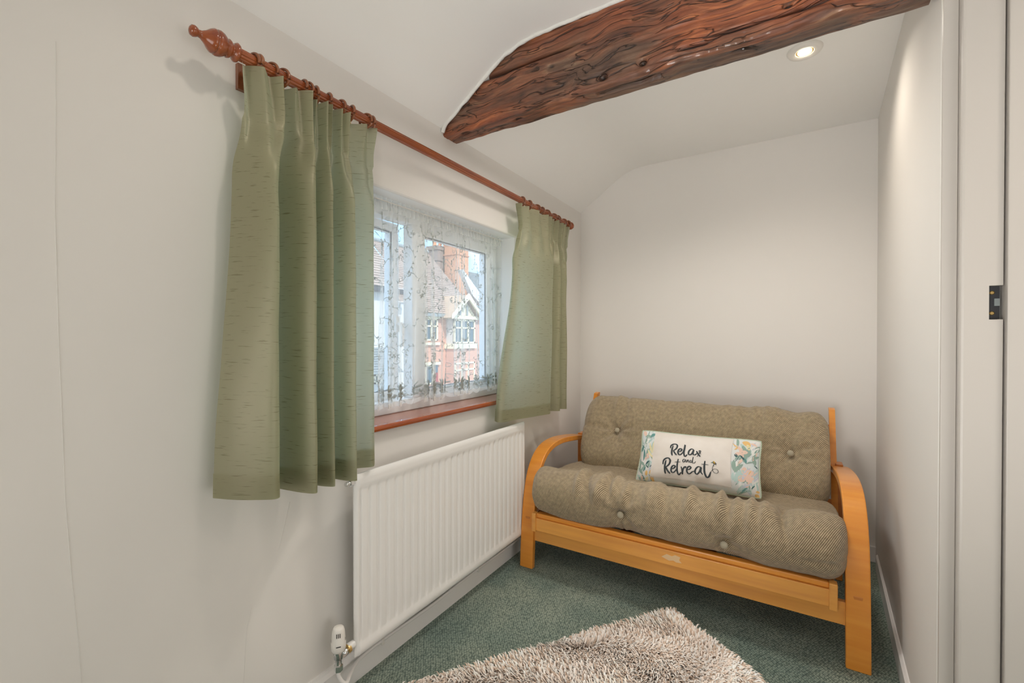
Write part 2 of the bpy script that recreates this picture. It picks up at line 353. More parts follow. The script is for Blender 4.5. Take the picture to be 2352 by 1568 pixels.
# ------------------------------------------------------------------ room shell
D = -1.29; YB = 3.04; ZC = 2.37
WY0, WY1, WZ0, WZ1 = .80, 2.125, .868, 1.762     # window opening
def uvmap(o, fn):
    me = o.data; uvl = me.uv_layers.new(name='UVMap')
    for lp in me.loops: uvl.data[lp.index].uv = fn(me.vertices[lp.vertex_index].co)
def build_left_wall():
    me = bpy.data.meshes.new('wall_left'); bm = bmesh.new()
    ys = [-1.6, WY0, WY1, YB + .16]; zs = [-.02, WZ0, WZ1, 2.5]
    g = {}
    for s, X in ((0, D), (1, D - .24)):
        for i, y in enumerate(ys):
            for j, z in enumerate(zs): g[s, i, j] = bm.verts.new((X, y, z))
    for s in (0, 1):
        for i in range(3):
            for j in range(3):
                if (i, j) != (1, 1): bm.faces.new([g[s, i, j], g[s, i + 1, j], g[s, i + 1, j + 1], g[s, i, j + 1]])
    ring = [(1, 1), (2, 1), (2, 2), (1, 2)]
    for k in range(4):
        a, b = ring[k], ring[(k + 1) % 4]
        bm.faces.new([g[0, a[0], a[1]], g[0, b[0], b[1]], g[1, b[0], b[1]], g[1, a[0], a[1]]])
    ring = [(i, 0) for i in range(4)] + [(3, j) for j in range(1, 4)] + [(i, 3) for i in (2, 1, 0)] + [(0, j) for j in (2, 1)]
    for k in range(len(ring)):
        a, b = ring[k], ring[(k + 1) % len(ring)]
        bm.faces.new([g[0, a[0], a[1]], g[0, b[0], b[1]], g[1, b[0], b[1]], g[1, a[0], a[1]]])
    bm.edges.ensure_lookup_table()
    inner = [e for e in bm.edges if all(abs(v.co.x - D) < 1e-6 and WY0 - .01 < v.co.y < WY1 + .01 and WZ0 - .01 < v.co.z < WZ1 + .01 for v in e.verts)
             and any(abs(f.normal.x) < .5 or True for f in e.link_faces)]
    bmesh.ops.recalc_face_normals(bm, faces=bm.faces)
    bmesh.ops.bevel(bm, geom=inner, offset=.012, segments=3, profile=.5, affect='EDGES')
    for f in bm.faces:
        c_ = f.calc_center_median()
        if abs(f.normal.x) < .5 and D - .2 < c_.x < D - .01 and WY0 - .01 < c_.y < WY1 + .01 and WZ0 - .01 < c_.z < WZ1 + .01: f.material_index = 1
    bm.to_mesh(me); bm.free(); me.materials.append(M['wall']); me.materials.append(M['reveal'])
    o = bpy.data.objects.new('wall_left', me); COL.objects.link(o); o['kind'] = 'structure'
    return o
wl_ = build_left_wall()
# a hairline paper seam and a lower crack run down the wall left of the curtain
seam = MB()
for px in ([(128, 95), (128, 290), (126, 480), (134, 760), (143, 980), (150, 1150), (165, 1330), (180, 1470), (188, 1567)],
           [(666, 1152), (655, 1200), (640, 1260)], [(578, 1390), (566, 1450), (560, 1568)]):
    seam.tube([atx(u, v, D + .0002) for u, v in px], .0007, 5)
seam.build('wallpaper_seam', M['wall'], wl_)

c = MB()
prof = [(D - .03, 2.095), (D, 2.118), (-1.245, 2.15), (-1.17, 2.20), (-1.09, 2.257), (-1.02, 2.305), (-.965, 2.338), (-.90, 2.359), (-.82, 2.369), (-.70, ZC), (1.75, ZC)]
pts = prof + [(1.75, ZC + .12), (D - .03, ZC + .12)]
cv = [(x, -1.75, z) for x, z in prof] + [(x, YB + .1, z) for x, z in prof]; n_ = len(prof)
c.add(cv, [(i, i + 1, n_ + i + 1, n_ + i) for i in range(n_ - 1)], 0, True)
c.add([(D - .3, -1.8, ZC + .14), (1.8, -1.8, ZC + .14), (1.8, YB + .2, ZC + .14), (D - .3, YB + .2, ZC + .14)], [(0, 1, 2, 3)])
tag(c.build('ceiling', M['ceil']), kind='structure')
tag(MB().box(D - .1, 1.75, -1.75, YB + .1, -.08, 0).build('floor', M['carpet']), kind='structure')
tag(MB().box(D - .2, 1.75, YB, YB + .15, -.02, 2.5).build('wall_back', M['wall']), kind='structure')
tag(MB().prism([(.416, YB + .12), (.3216, 1.495), (1.75, 1.495), (1.75, YB + .12)], 'z', -.02, 2.5).build('wall_right', M['wall'], bevel=.004), kind='structure')
tag(MB().box(D - .2, 1.75, -1.75, -1.6, -.02, 2.5).build('wall_front', M['wall']), kind='structure')
tag(MB().box(1.6, 1.75, -1.75, 1.6, -.02, 2.5).build('wall_side', M['wall']), kind='structure')
# skirtings
sk = MB().prism([(D, 0), (D + .016, 0), (D + .016, .082), (D + .009, .094), (D + .006, .104), (D, .104)], 'y', -1.6, YB)
tag(sk.build('baseboard_left', M['gloss_white']), kind='structure')
sk = MB()
def rw(y, off): return .416 - .0611 * (YB - y) - off
o1 = [(0, 0), (.014, 0), (.014, .076), (.006, .084), (0, .084)]
vs = [(rw(y, a), y, z) for y in (2.93, 1.50) for a, z in o1]
sk.add(vs, [(i, (i + 1) % 5, 5 + (i + 1) % 5, 5 + i) for i in range(5)] + [(0, 1, 2, 3, 4), (5, 6, 7, 8, 9)])
tag(sk.build('baseboard_right', M['gloss_white']), kind='structure')
tag(MB().box(D, .41, YB - .014, YB, 0, .084).build('baseboard_back', M['gloss_white'], bevel=.003), kind='structure')
# door frame and door on the right
jf = MB()
jf.prism([(.3516, 1.497), (.3516, 1.470), (.3535, 1.4655), (.358, 1.464), (.4235, 1.464), (.4235, 1.497)], 'z', 0, 1.343)
jf.prism([(.3516, 1.497), (.3516, 1.470), (.3535, 1.4655), (.358, 1.464), (.4235, 1.464), (.4235, 1.497)], 'z', 1.212 + .085, 2.37) if False else None
tr_ = MB()
z0k, z1k = 1.243, 1.322
outl = [(.3516, 1.497), (.3516, 1.470), (.3535, 1.4655), (.358, 1.464), (.4235, 1.464), (.4235, 1.497)]
tr_.prism(outl, 'z', 0, z0k); tr_.prism(outl, 'z', z1k, ZC)
outk = [(.3516, 1.497), (.3516, 1.470), (.3535, 1.4655), (.358, 1.464), (.4005, 1.464), (.4005, 1.497)]
tr_.prism(outk, 'z', z0k, z1k)
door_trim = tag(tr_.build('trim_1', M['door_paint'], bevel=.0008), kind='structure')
kp = MB().box(.4008, .4215, 1.478, 1.496, z0k + .001, z1k - .001)
kp = kp.build('strike_plate', M['rubber'], door_trim); kp['label'] = 'dark recessed latch keep with brass screws'
for zz in (1.306, 1.258):
    MB().lathe([(0, .0045), (.0015, .0045), (.0025, .003)], (.4085, 1.478, zz), (0, -1, 0), 12).build('screw', M['brass'], kp)
MB().box(.412, .4205, 1.474, 1.479, 1.275, 1.292).build('latch_bolt', M['lead'], kp)
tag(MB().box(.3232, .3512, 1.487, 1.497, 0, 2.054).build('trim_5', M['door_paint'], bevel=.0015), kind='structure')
tag(MB().box(.325, .3512, 1.478, 1.497, 2.055, ZC).build('trim_2', M['gloss_white'], bevel=.003), kind='structure')
dr = MB().box(.4268, 1.17, 1.452, 1.494, .006, 2.30)
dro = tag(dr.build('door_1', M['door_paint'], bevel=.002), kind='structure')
MB().lathe([(0, .024), (.006, .024), (.009, .01), (.03, .01), (.04, .022), (.055, .026), (.066, .018), (.068, .0)], (1.08, 1.452, 1.0), (0, -1, 0), 20).build('door_knob', M['brass'], dro)

# ------------------------------------------------------------------ oak beam
def build_beam():
    x0, x1 = -1.305, .318
    yf, yb, zb, zt = 1.503, 1.602, 2.088, 2.372
    # cross-section walked from the top of the face, down, round the arris, along the soffit and up the back
    sec = [(yf + .012, zt), (yf, zb + .016), (yf + .001, zb + .008), (yf + .005, zb + .003), (yf + .011, zb), (yb - .006, zb), (yb, zb + .008), (yb, zt)]
    def samp(k, n):
        return None
    path = []
    cnt = [64, 4, 4, 4, 22, 4, 20]
    for i in range(7):
        for k in range(cnt[i]):
            t = k / cnt[i]; path.append((sec[i][0] * (1 - t) + sec[i + 1][0] * t, sec[i][1] * (1 - t) + sec[i + 1][1] * t))
    path.append(sec[-1]); npth = len(path); nx = 420
    # hollows: (x, y-or-None, z-or-None, rx, r2, depth)
    fh = lambda u, v: (aty(u, v, yf).x, aty(u, v, yf).z)
    face_h = [(*fh(1475, 142), .013, .010, .022), (*fh(1383, 176), .016, .011, .020), (*fh(2023, 22), .030, .013, .018), (*fh(1733, 112), .036, .008, .016),
              (*fh(1540, 135), .04, .004, .010), (*fh(1150, 168), .035, .006, .014), (*fh(1265, 150), .010, .006, .008), (*fh(1810, 12), .012, .006, .01)]
    sof_h = [(-.655, 1.540, .026, .013, .02), (-.93, 1.550, .016, .008, .015), (-1.19, 1.54, .022, .008, .012), (-.12, 1.545, .03, .009, .014), (-1.03, 1.575, .012, .006, .01)]
    ck1 = [fh(u, v) for u, v in ((1536, 120), (1618, 97), (1659, 77), (1745, 48), (1847, 15), (1900, -6))]
    ck2 = [fh(u, v) for u, v in ((1110, 179), (1199, 145), (1286, 112), (1388, 66))]
    def ckz(x, c): return float(np.interp(x, [p[0] for p in c], [p[1] for p in c]))
    dark = {}
    def P(i, j):
        x = x0 + (x1 - x0) * i / nx; y, z = path[j]; dk = 0.
        # waney large waves
        wob = .006 * N(x * 3, z * 5, 1) + .0035 * N(x * 9, z * 20, 7) + .0018 * N(x * 30, z * 90, 3)
        if j < cnt[0] + 4:
            y += wob + .0045 * N(x * 3.5, z * 95 + 1.2 * math.sin(x * 3.1), 11)
            for hx, hz, rx, rz, d in face_h:
                q = ((x - hx) / rx) ** 2 + ((z - hz) / rz) ** 2
                if q < 6: y += d * math.exp(-q); dk = max(dk, math.exp(-q * 1.3))
            # long drying check following the grain
            zc = ckz(x, ck1) + .003 * N(x * 14, 0, 5)
            if x > ck1[0][0]: w_ = sstep(ck1[0][0], ck1[0][0] + .06, x) * (1 - sstep(ck1[-1][0], ck1[-1][0] + .2, x)); dk = max(dk, .95 * math.exp(-((z - zc) / .0042) ** 2) * w_); y += .022 * math.exp(-((z - zc) / .0055) ** 2) * w_
            zc = ckz(x, ck2) + .003 * N(x * 14, 3, 5)
            if x < ck2[-1][0]: w_ = 1 - sstep(ck2[-1][0] - .2, ck2[-1][0], x); dk = max(dk, .95 * math.exp(-((z - zc) / .0045) ** 2) * w_); y += .024 * math.exp(-((z - zc) / .0055) ** 2) * w_
            y = max(y, yf - .008)
        if zb - .001 <= z <= zb + .03 and j > cnt[0] - 8:
            z += .004 * N(x * 6, y * 12, 2) + .0025 * N(x * 22, y * 60, 4)
            if j < cnt[0] + 14: y += .005 * N(x * 10, 1, 8) + .003 * N(x * 40, 2, 8)
            for hx, hy, rx, ry, d in sof_h:
                q = ((x - hx) / rx) ** 2 + ((y - hy) / ry) ** 2
                if q < 6: z += d * math.exp(-q); dk = max(dk, math.exp(-q * 1.3))
            # the long empty mortice slot
            a = sstep(-.600, -.575, x) * (1 - sstep(-.368, -.362, x)); b_ = sstep(1.530, 1.534, y) * (1 - sstep(1.562 + .006 * N(x * 20, 0, 0), 1.567, y))
            z += .035 * a * b_; dk = max(dk, a * b_)
            z += .03 * sstep(-.40, -.396, x) * (1 - sstep(-.368, -.362, x)) * b_
        dark[j * (nx + 1) + i] = dk
        return (x, y, z)
    mb = MB(); mb.grid(P, nx, npth - 1)
    o = mb.build('ceiling_beam', M['beam'])
    ca = o.data.color_attributes.new('void_shade', 'FLOAT_COLOR', 'POINT')
    ca.data.foreach_set('color', np.array([[dark[k]] * 3 + [1] for k in range(len(o.data.vertices))], dtype=np.float32).ravel())
    return tag(o, 'rough dark reddish-brown oak beam crossing the ceiling, with knots and an empty mortice', 'beam')
build_beam()
pb = MB()
pl = [(D + .004, 1.497, 2.100), (-1.262, 1.497, 2.135), (-1.17, 1.498, 2.197), (-1.09, 1.50, 2.254), (-1.02, 1.502, 2.302), (-.965, 1.504, 2.335), (-.90, 1.505, 2.356), (-.80, 1.506, 2.367), (-.6, 1.507, 2.369), (-.2, 1.508, 2.369), (.31, 1.508, 2.369)]
pp = catmull(pl, 14); pb.tube([(p[0], p[1] + .004 * N(p[0] * 20, 0, 0), p[2] + .003 * N(p[0] * 25, 3, 0)) for p in pp], [.0075 + .003 * N(p[0] * 30, 5, 1) for p in pp], 8)
tag(pb.build('trim_3', M['plaster_bead']), kind='structure')

# ------------------------------------------------------------------ window
def window():
    root = empty('window_1', (D - .10, 1.46, WZ0), kind='structure')
    xf, xb = -1.418, -1.475; fw = .052
    y0, y1, z0, z1 = WY0 + .004, WY1 - .004, WZ0 + .012, WZ1 - .004
    ym0, ym1 = 1.445, 1.508                    # central mullion
    fr = MB()
    fr.box(xb, xf, y0, y1, z1 - fw, z1); fr.box(xb, xf, y0, y1, z0, z0 + fw); fr.box(xb, xf, y0, y0 + fw, z0 + fw, z1 - fw); fr.box(xb, xf, y1 - fw, y1, z0 + fw, z1 - fw)
    fr.build('window_frame', M['upvc'], root, bevel=.004)
    MB().box(xb, xf, ym0, ym1, z0 + fw, z1 - fw).build('mullion', M['upvc'], root, bevel=.004)
    def sash(name, a, b, c_, d, hinge=None, ang=0):
        piv = Vector((-1.445, a, 0))
        def tf(o):
            if ang:
                for v in o.data.vertices:
                    p = v.co - piv; ca, sa = math.cos(ang), math.sin(ang)
                    v.co = Vector((p.x * ca - p.y * sa, p.x * sa + p.y * ca, p.z)) + piv
            return o
        s = .040; xo = -.012 if ang else 0
        m = MB(); X0, X1 = -1.482 + xo, -1.430 + xo
        m.box(X0, X1, a, b, d - s, d); m.box(X0, X1, a, b, c_, c_ + s); m.box(X0, X1, a, a + s, c_ + s, d - s); m.box(X0, X1, b - s, b, c_ + s, d - s)
        f = tf(m.build(name, M['upvc'], root, bevel=.005))
        g = MB()
        for q in ((a + s - .002, b - s + .002, d - s - .004, d - s), (a + s - .002, b - s + .002, c_ + s, c_ + s + .004)):
            g.box(X1 - .012, X1 - .006, q[0], q[1], q[2], q[3])
        g.box(X1 - .012, X1 - .006, a + s, a + s + .004, c_ + s, d - s); g.box(X1 - .012, X1 - .006, b - s - .004, b - s, c_ + s, d - s)
        o = tf(g.build('glazing_seal', M['rubber'], root)); o.parent = f; o.location = (0, 0, 0)
        o = tf(MB().box(-1.462 + xo, -1.458 + xo, a + s - .003, b - s + .003, c_ + s - .003, d - s + .003).build('pane', M['glass'], root)); o.parent = f; o.location = (0, 0, 0)
        return f, tf
    sash('fixed_sash', ym1 - .006, y1 - fw + .006, z0 + fw - .006, z1 - fw + .006)
    f, tf = sash('opening_sash', y0 + fw - .004, ym0 - .012, z0 + fw - .004, z1 - fw + .004, ang=R(4.5))
    h = MB(); zc = 1.262; yb = ym0 - .034
    h.box(-1.442, -1.428, yb - .012, yb + .012, zc - .035, zc + .035)
    h.tube([(-1.428, yb, zc), (-1.408, yb, zc), (-1.402, yb, zc - .012), (-1.402, yb, zc - .10)], [.009, .009, .009, .007], 10)
    o = tf(h.build('window_handle', M['plastic'], root)); o.parent = f; o.location = (0, 0, 0)
    # timber sill board with rounded nose
    sb = MB(); pr = [(-1.43, .868), (-1.43, .880), (-1.285, .880), (-1.266, .879), (-1.262, .874), (-1.2615, .866), (-1.264, .858), (-1.270, .8555), (-1.291, .8555), (-1.291, .868)]
    pr = [(-1.43, .858), (-1.43, .880), (-1.285, .880), (-1.268, .8785), (-1.2625, .8735), (-1.2615, .867), (-1.2635, .860), (-1.269, .8565), (-1.291, .8565), (-1.291, .858)]
    sb.prism(pr, 'y', WY0 + .002, WY1 - .002)
    so = sb.build('window_sill', M['sillwood'], root); so['label'] = 'glossy red-brown timber sill'
window()
# outside stone ledge is part of the outer wall seen through the ajar sash
tag(MB().box(-1.60, -1.476, WY0, WY1, .80, .885).build('trim_4', M['ext_white'], bevel=.004), kind='structure')

# net curtain on a wire
def net():
    X0 = -1.372; ya, yb = WY0 + .01, 2.085; zt, zb = 1.748, .905
    root = empty('net_curtain', (X0, (ya + yb) / 2, zb), 'sheer white lace net curtain with scrolling flowers hanging across the window', 'net curtain')
    nf = 15
    ph = [k + .35 * math.sin(k * 2.3) for k in range(nf + 2)]
    def S(s, z):                            # s in 0..1, z height
        w = (zt - z) / (zt - zb)
        q = s * nf + .35 * math.sin(s * nf * 2.3 / 1.0) + .25 * math.sin(s * 9 + w * 1.3)
        A = (.006 + .013 * min(1, w * 3)) * (.55 + .45 * math.sin(s * 23 + 1))
        x = X0 + A * math.sin(q * 2 * PI) + .004 * math.sin(s * 40 + w * 4)
        y = ya + (yb - ya) * s + .017 * math.sin(q * 4 * PI + .8) * min(1, .3 + w) + .012 * w * math.sin(s * 14)
        return (x, y, z)
    def scal(s): return zb - .012 * abs(math.sin(s * 26 * PI / 1.0)) + .022
    nu, nv = 420, 46
    MB().grid(lambda i, j: S(i / nu, zt - (zt - scal(i / nu)) * j / nv), nu, nv).build('voile', M['net'], root)
    # scalloped border band with eyelets
    MB().grid(lambda i, j: tuple(Vector(S(i / nu, scal(i / nu) + .018 * (1 - j / 2) )) + Vector((.0012, 0, 0))), nu, 2).build('scalloped_border', M['lace_w'], root)
    # gathered header
    def H(i, j):
        s = i / nu; z = zt + .014 - .05 * j / 6; A = .007 if j not in (2, 3) else .004
        x = X0 + .003 + A * math.sin(s * 95 * 2 * PI * .5 + .8 * math.sin(s * 31)); y = ya + (yb - ya) * s + .003 * math.sin(s * 200)
        return (x, y, z + .003 * N(s * 90, j, 0))
    MB().grid(H, nu, 6).build('gathered_header', M['lace_w'], root)
    MB().tube([(X0 + .008, ya - .005, zt - .002), (X0 + .008, yb + .02, zt - .002)], .0022, 6).build('curtain_wire', M['plastic'], root)
    # embroidery: scrolls, sprigs and blossoms following the folds
    em = MB()
    rnd = random.Random(3)
    ss_ = np.linspace(0, 1, 4001); pm = np.array([S(q, 1.35) for q in ss_]); ac = np.concatenate([[0], np.cumsum(np.linalg.norm(np.diff(pm, axis=0), axis=1))]); LT = float(ac[-1]); ac = ac / LT
    def fs_(f): return float(np.interp(f, ac, ss_))              # pattern is laid out along the cloth, so the folds do not stretch it
    def ribbon(pts2, wd):
        pts2 = [(fs_(f), z) for f, z in pts2]
        p3 = [Vector(S(min(.999, max(.001, s)), max(scal(s) + .004, min(zt - .03, z)))) + Vector((.0016, 0, 0)) for s, z in pts2]
        vs = []
        for i, p in enumerate(p3):
            t = (p3[min(i + 1, len(p3) - 1)] - p3[max(i - 1, 0)])
            if t.length < 1e-6: t = Vector((0, 0, 1))
            t.normalize(); hz_ = math.hypot(t.x, t.y); e = Vector((t.x, t.y, 0)) / hz_ if hz_ > .05 else Vector((0, 1, 0)); nn = e * (-t.z) + Vector((0, 0, hz_)); k = wd * (.35 + .65 * math.sin(PI * (i + .6) / (len(p3) + .2)))
            vs += [p + nn * k, p - nn * k]
        em.add(vs, [(2 * i, 2 * i + 1, 2 * i + 3, 2 * i + 2) for i in range(len(p3) - 1)])
    L = LT
    def leaf(s, z, a, ln, wd):
        ribbon([(s + math.cos(a) * ln * t / L, z + math.sin(a) * ln * t) for t in (0, .33, .66, 1)], wd)
    def vine(s, z, a, n, turn):
        pts_ = []
        for k in range(n):
            pts_.append((s, z)); s += math.cos(a) * .011 / L; z += math.sin(a) * .011; a += turn + rnd.uniform(-.12, .12)
            if z < zb + .02 or z > zt - .05: break
            if k % 2 == 0: leaf(s, z, a + rnd.choice([-1, 1]) * rnd.uniform(.7, 1.3), rnd.uniform(.008, .016), rnd.uniform(.0020, .0034))
        if len(pts_) > 2: ribbon(pts_, .0014)
    def scroll(s, z, a, sgn):
        pts_ = []; r = .016
        for k in range(15):
            pts_.append((s, z)); s += math.cos(a) * r * .38 / L; z += math.sin(a) * r * .38; a += sgn * (.22 + k * .045); r *= .955
        ribbon(pts_, .0015)
    def blossom(s, z, r):
        for k in range(6):
            a = k * PI / 3 + rnd.random(); leaf(s + math.cos(a) * r * .25 / L, z + math.sin(a) * r * .25, a, r, r * .28)
    for row in range(9):
        z = zb + .10 + row * .088
        NC = max(8, int(LT / .085))
        for colm in range(NC):
            s = (colm + .5 * (row % 2) + rnd.uniform(-.25, .25)) / NC
            if not .01 < s < .985: continue
            vine(s, z + rnd.uniform(-.02, .02), rnd.uniform(0, 6.28), rnd.randint(7, 12), rnd.choice([-1, 1]) * rnd.uniform(.1, .3))
            if rnd.random() < .6: scroll(s + rnd.uniform(-.03, .03) / L, z + rnd.uniform(-.03, .03), rnd.uniform(0, 6.28), rnd.choice([-1, 1]))
            if rnd.random() < .3: blossom(s + .01 / L, z + .03, .010)
    NB = max(8, int(LT / .10))
    for k in range(NB):
        s = (k + .5) / NB; z = zb + .075
        blossom(s, z, .024); blossom(s + .018 / L, z - .022, .016); blossom(s - .018 / L, z - .018, .014)
        for a in (.4, 1.1, 2.0, 2.8): leaf(s, z, a, .034, .0035)
    o = em.build('lace_pattern', M['lace'], root); o['kind'] = 'stuff'
net()

# ------------------------------------------------------------------ curtain pole, rings, curtains
PX, PZ = -1.205, 1.932
pole = empty('curtain_pole', (PX, 1.6, PZ), 'long reeded mahogany-stained wooden curtain pole above the window', 'curtain pole')
rod = MB(); nn = 48; ra = [.0140 + (.0016 if (k // 2) % 2 else 0) for k in range(nn)]
ring_v = lambda y: [(PX + ra[k] * math.cos(2 * PI * k / nn), y, PZ + ra[k] * math.sin(2 * PI * k / nn)) for k in range(nn)]
rv = ring_v(.60) + ring_v(2.64); rod.add(rv, [(k, (k + 1) % nn, nn + (k + 1) % nn, nn + k) for k in range(nn)]); rod.add(rv[:nn], [tuple(range(nn))]); rod.add(rv[nn:], [tuple(range(nn))])
rod.build('rod', M['mahog'], pole)
fin = [(0, .017), (.004, .022), (.010, .024), (.016, .020), (.019, .015), (.024, .015), (.028, .021), (.034, .023), (.038, .020), (.043, .024), (.052, .029), (.062, .031), (.069, .0295), (.0705, .027), (.072, .029), (.078, .0285), (.086, .024), (.096, .016), (.108, .0095), (.116, .0085), (.121, .0115), (.128, .0135), (.135, .0115), (.139, .006), (.1402, .0)]
MB().lathe([(d * .8, r) for d, r in fin], (PX, .605, PZ), (0, -1, 0), 26).build('finial', M['mahog'], pole)
MB().lathe([(d * .5, r * .8) for d, r in fin], (PX, 2.635, PZ), (0, 1, 0), 26).build('finial', M['mahog'], pole)
for y in (.655, 2.622):
    b = MB()
    b.tube([(D + .002, y, PZ - .004), (D + .02, y, PZ - .004), (PX - .018, y, PZ - .002)], [.011, .011, .0095], 12)
    b.box(D + .001, D + .014, y - .016, y + .016, PZ - .05, PZ + .02)
    tr2 = [(PX + .021 * math.cos(a), y, PZ + .021 * math.sin(a)) for a in np.linspace(0, 2 * PI, 25)[:-1]]
    b.tube(tr2, .006, 8, closed=True)
    b.build('bracket', M['ring'], pole)
def ring_mesh():
    m = MB(); m.tube([(.0235 * math.cos(a), 0, .0235 * math.sin(a)) for a in np.linspace(0, 2 * PI, 29)[:-1]], .0042, 8, closed=True)
    return m
proto_ring = ring_mesh().build('curtain_ring', M['ring'])
eye = MB().tube([(.0045 * math.cos(a), 0, -.0315 + .0045 * math.sin(a)) for a in np.linspace(0, 2 * PI, 13)[:-1]], .0009, 5, closed=True).build('screw_eye', M['brass'], proto_ring)
lefts = [.642, .69, .722, .783, .80, .826, .868, .913, .952, 1.012, 1.036]
rights = [2.045, 2.12, 2.205, 2.265, 2.33, 2.42, 2.47, 2.56]
ords = 'first second third fourth fifth sixth seventh eighth ninth tenth eleventh'.split(); rr_ = random.Random(5); first = True
for lst, grp, lab in ((lefts, 'rings of the left curtain', 'wooden curtain ring above the larger left curtain, %s from the finial'),
                      (rights, 'rings of the right curtain', 'wooden curtain ring above the smaller right curtain, %s from the window side')):
    for i, y in enumerate(lst):
        o = proto_ring if first else copy_tree(proto_ring); first = False
        o.location = (PX, y, PZ - .0034); o.rotation_euler = (R(rr_.uniform(-5, 5)), 0, R(rr_.uniform(-19, 19)))
        tag(o, lab % ords[i], 'curtain ring', grp)

def curtain(name, label, lv, zt, zbot, rev, n=10, seed=1):
    """lv: list of (fraction of drop, [(y,X), ...]) plan lines from the top to the hem"""
    root = empty(name, (-1.2, sum(p[0] for p in lv[-1][1]) / len(lv[-1][1]), zbot(0)), label, 'curtain')
    cur = [(f, np.array(catmull(p, n))) for f, p in lv]; nu = len(cur[0][1]) - 1
    # arc length for UV
    L = cur[-1][1]; arc = np.concatenate([[0], np.cumsum(np.linalg.norm(np.diff(L, axis=0), axis=1))])
    def plan(i, w):
        for (fa, A), (fb, B) in zip(cur, cur[1:]):
            if w <= fb:
                t = sstep(0, 1, (w - fa) / (fb - fa)); return A[i] * (1 - t) + B[i] * t
        return cur[-1][1][i]
    def S(i, w, off=0):
        y, X = plan(i, w); s = i / nu; z = zt - (zt - zbot(s)) * w
        amp = .0045 * sstep(.12, .3, w)
        X += amp * N(s * 9, w * 3.5, seed) + .5 * amp * N(s * 22, w * 9, seed)
        # cross-drapes falling from the pleats
        X += .010 * math.exp(-((w - .2 - .05 * math.sin(s * 17)) / .07) ** 2) * N(s * 14, w * 14, seed + 4)
        if w < .115:
            k = (1 - w / .115); tri = 2 * abs((s * 15) % 1 - .5) * 2 - 1
            X += .016 * tri * (.5 + .7 * k); z += .004 * math.sin(s * 47) * k
        X += .009 * math.exp(-((w - .16) / .05) ** 2) * math.sin(s * 30 * PI + 1)
        return (X + off, y, z)
    nv = 90; hrow = int(nv * .088); hem = int(nv * .945)
    def mk(nm, j0, j1, off=0):
        m = MB(); m.grid(lambda i, j: S(i, (j0 + j) / nv, off), nu, j1 - j0)
        o = m.build(nm, M['silk'], root); me = o.data
        uvl = me.uv_layers.new(name='UVMap'); w_ = nu + 1
        idx = np.empty(len(me.loops), dtype=np.int32); me.loops.foreach_get('vertex_index', idx)
        U = arc[idx % w_]; V = (j0 + idx // w_) / nv * 1.15
        uvl.data.foreach_set('uv', np.stack([U, V], 1).ravel().astype(np.float32)); return o
    mk('pleated_heading', 0, hrow); mk('drape', hrow, nv); mk('hem', hem, nv, -.0035)
    return root
def up(pts, amp, dy=0):          # flatter version of a plan line
    mX = -1.19; return [(y + dy, mX + (X - mX) * amp) for y, X in pts]
Lb = [(.545, -1.205), (.565, -1.165), (.60, -1.125), (.632, -1.105), (.655, -1.13), (.648, -1.20), (.668, -1.235), (.700, -1.20), (.722, -1.135), (.745, -1.108), (.765, -1.135), (.762, -1.20), (.775, -1.225), (.79, -1.19),
      (.802, -1.145), (.818, -1.125), (.832, -1.15), (.832, -1.20), (.845, -1.22), (.86, -1.18), (.87, -1.135), (.886, -1.115), (.90, -1.14), (.905, -1.195), (.93, -1.215), (.975, -1.195), (1.01, -1.175), (1.03, -1.185)]
Lm = [(.592 + (y - .545) * (1.035 - .592) / (1.03 - .545) if y < .66 else y, X) for y, X in Lb]
Lm = [(y + (.045 * (1 - sstep(.545, .66, y0)) if True else 0), X) for (y0, _), (y, X) in zip(Lb, Lb)]
Lb = [(y, -1.17 + (X + 1.17) * 1.25) for y, X in Lb]; Lm = [(y, -1.17 + (X + 1.17) * 1.2) for y, X in Lm]
Lt = [(.615 + (y - .545) * (1.03 - .615) / (1.03 - .545), -1.195 + (X + 1.17) * .32) for y, X in Lb]
Lt0 = [(.603 + (y - .545) * (1.035 - .603) / (1.03 - .545), -1.19 + (X + 1.17) * .25) for y, X in Lb]
curtain('curtain', 'long sage green silk curtain bunched left of the window, the larger in view', [(0, Lt0), (.09, Lt), (.27, Lm), (1, Lb)], 1.906, lambda s: .80 - .03 * sstep(0, .45, s), None, 8, 1)
Rb = [(1.835, -1.235), (1.818, -1.21), (1.835, -1.19), (1.90, -1.18), (1.98, -1.165), (2.07, -1.145), (2.15, -1.125), (2.205, -1.118), (2.235, -1.145), (2.24, -1.20), (2.265, -1.215), (2.30, -1.18), (2.33, -1.135), (2.352, -1.13), (2.37, -1.165), (2.385, -1.21), (2.41, -1.20), (2.44, -1.15), (2.462, -1.135), (2.485, -1.16), (2.50, -1.20), (2.53, -1.21), (2.56, -1.19), (2.575, -1.20)]
def remap(pts, a, b, k, mx=-1.19):
    lo, hi = pts[0][0], pts[-1][0]; return [(a + (y - lo) * (b - a) / (hi - lo), mx + (X + 1.17) * k) for y, X in pts]
curtain('curtain', 'shorter-looking pale mint silk curtain hanging right of the window, lit from behind', [(0, remap(Rb, 2.015, 2.60, .25)), (.09, remap(Rb, 2.035, 2.585, .3)), (.27, [(y, X) for y, X in remap(Rb, 1.985, 2.59, .75, -1.18)]), (1, Rb)], 1.906, lambda s: .785 - .02 * s, None, 8, 9)

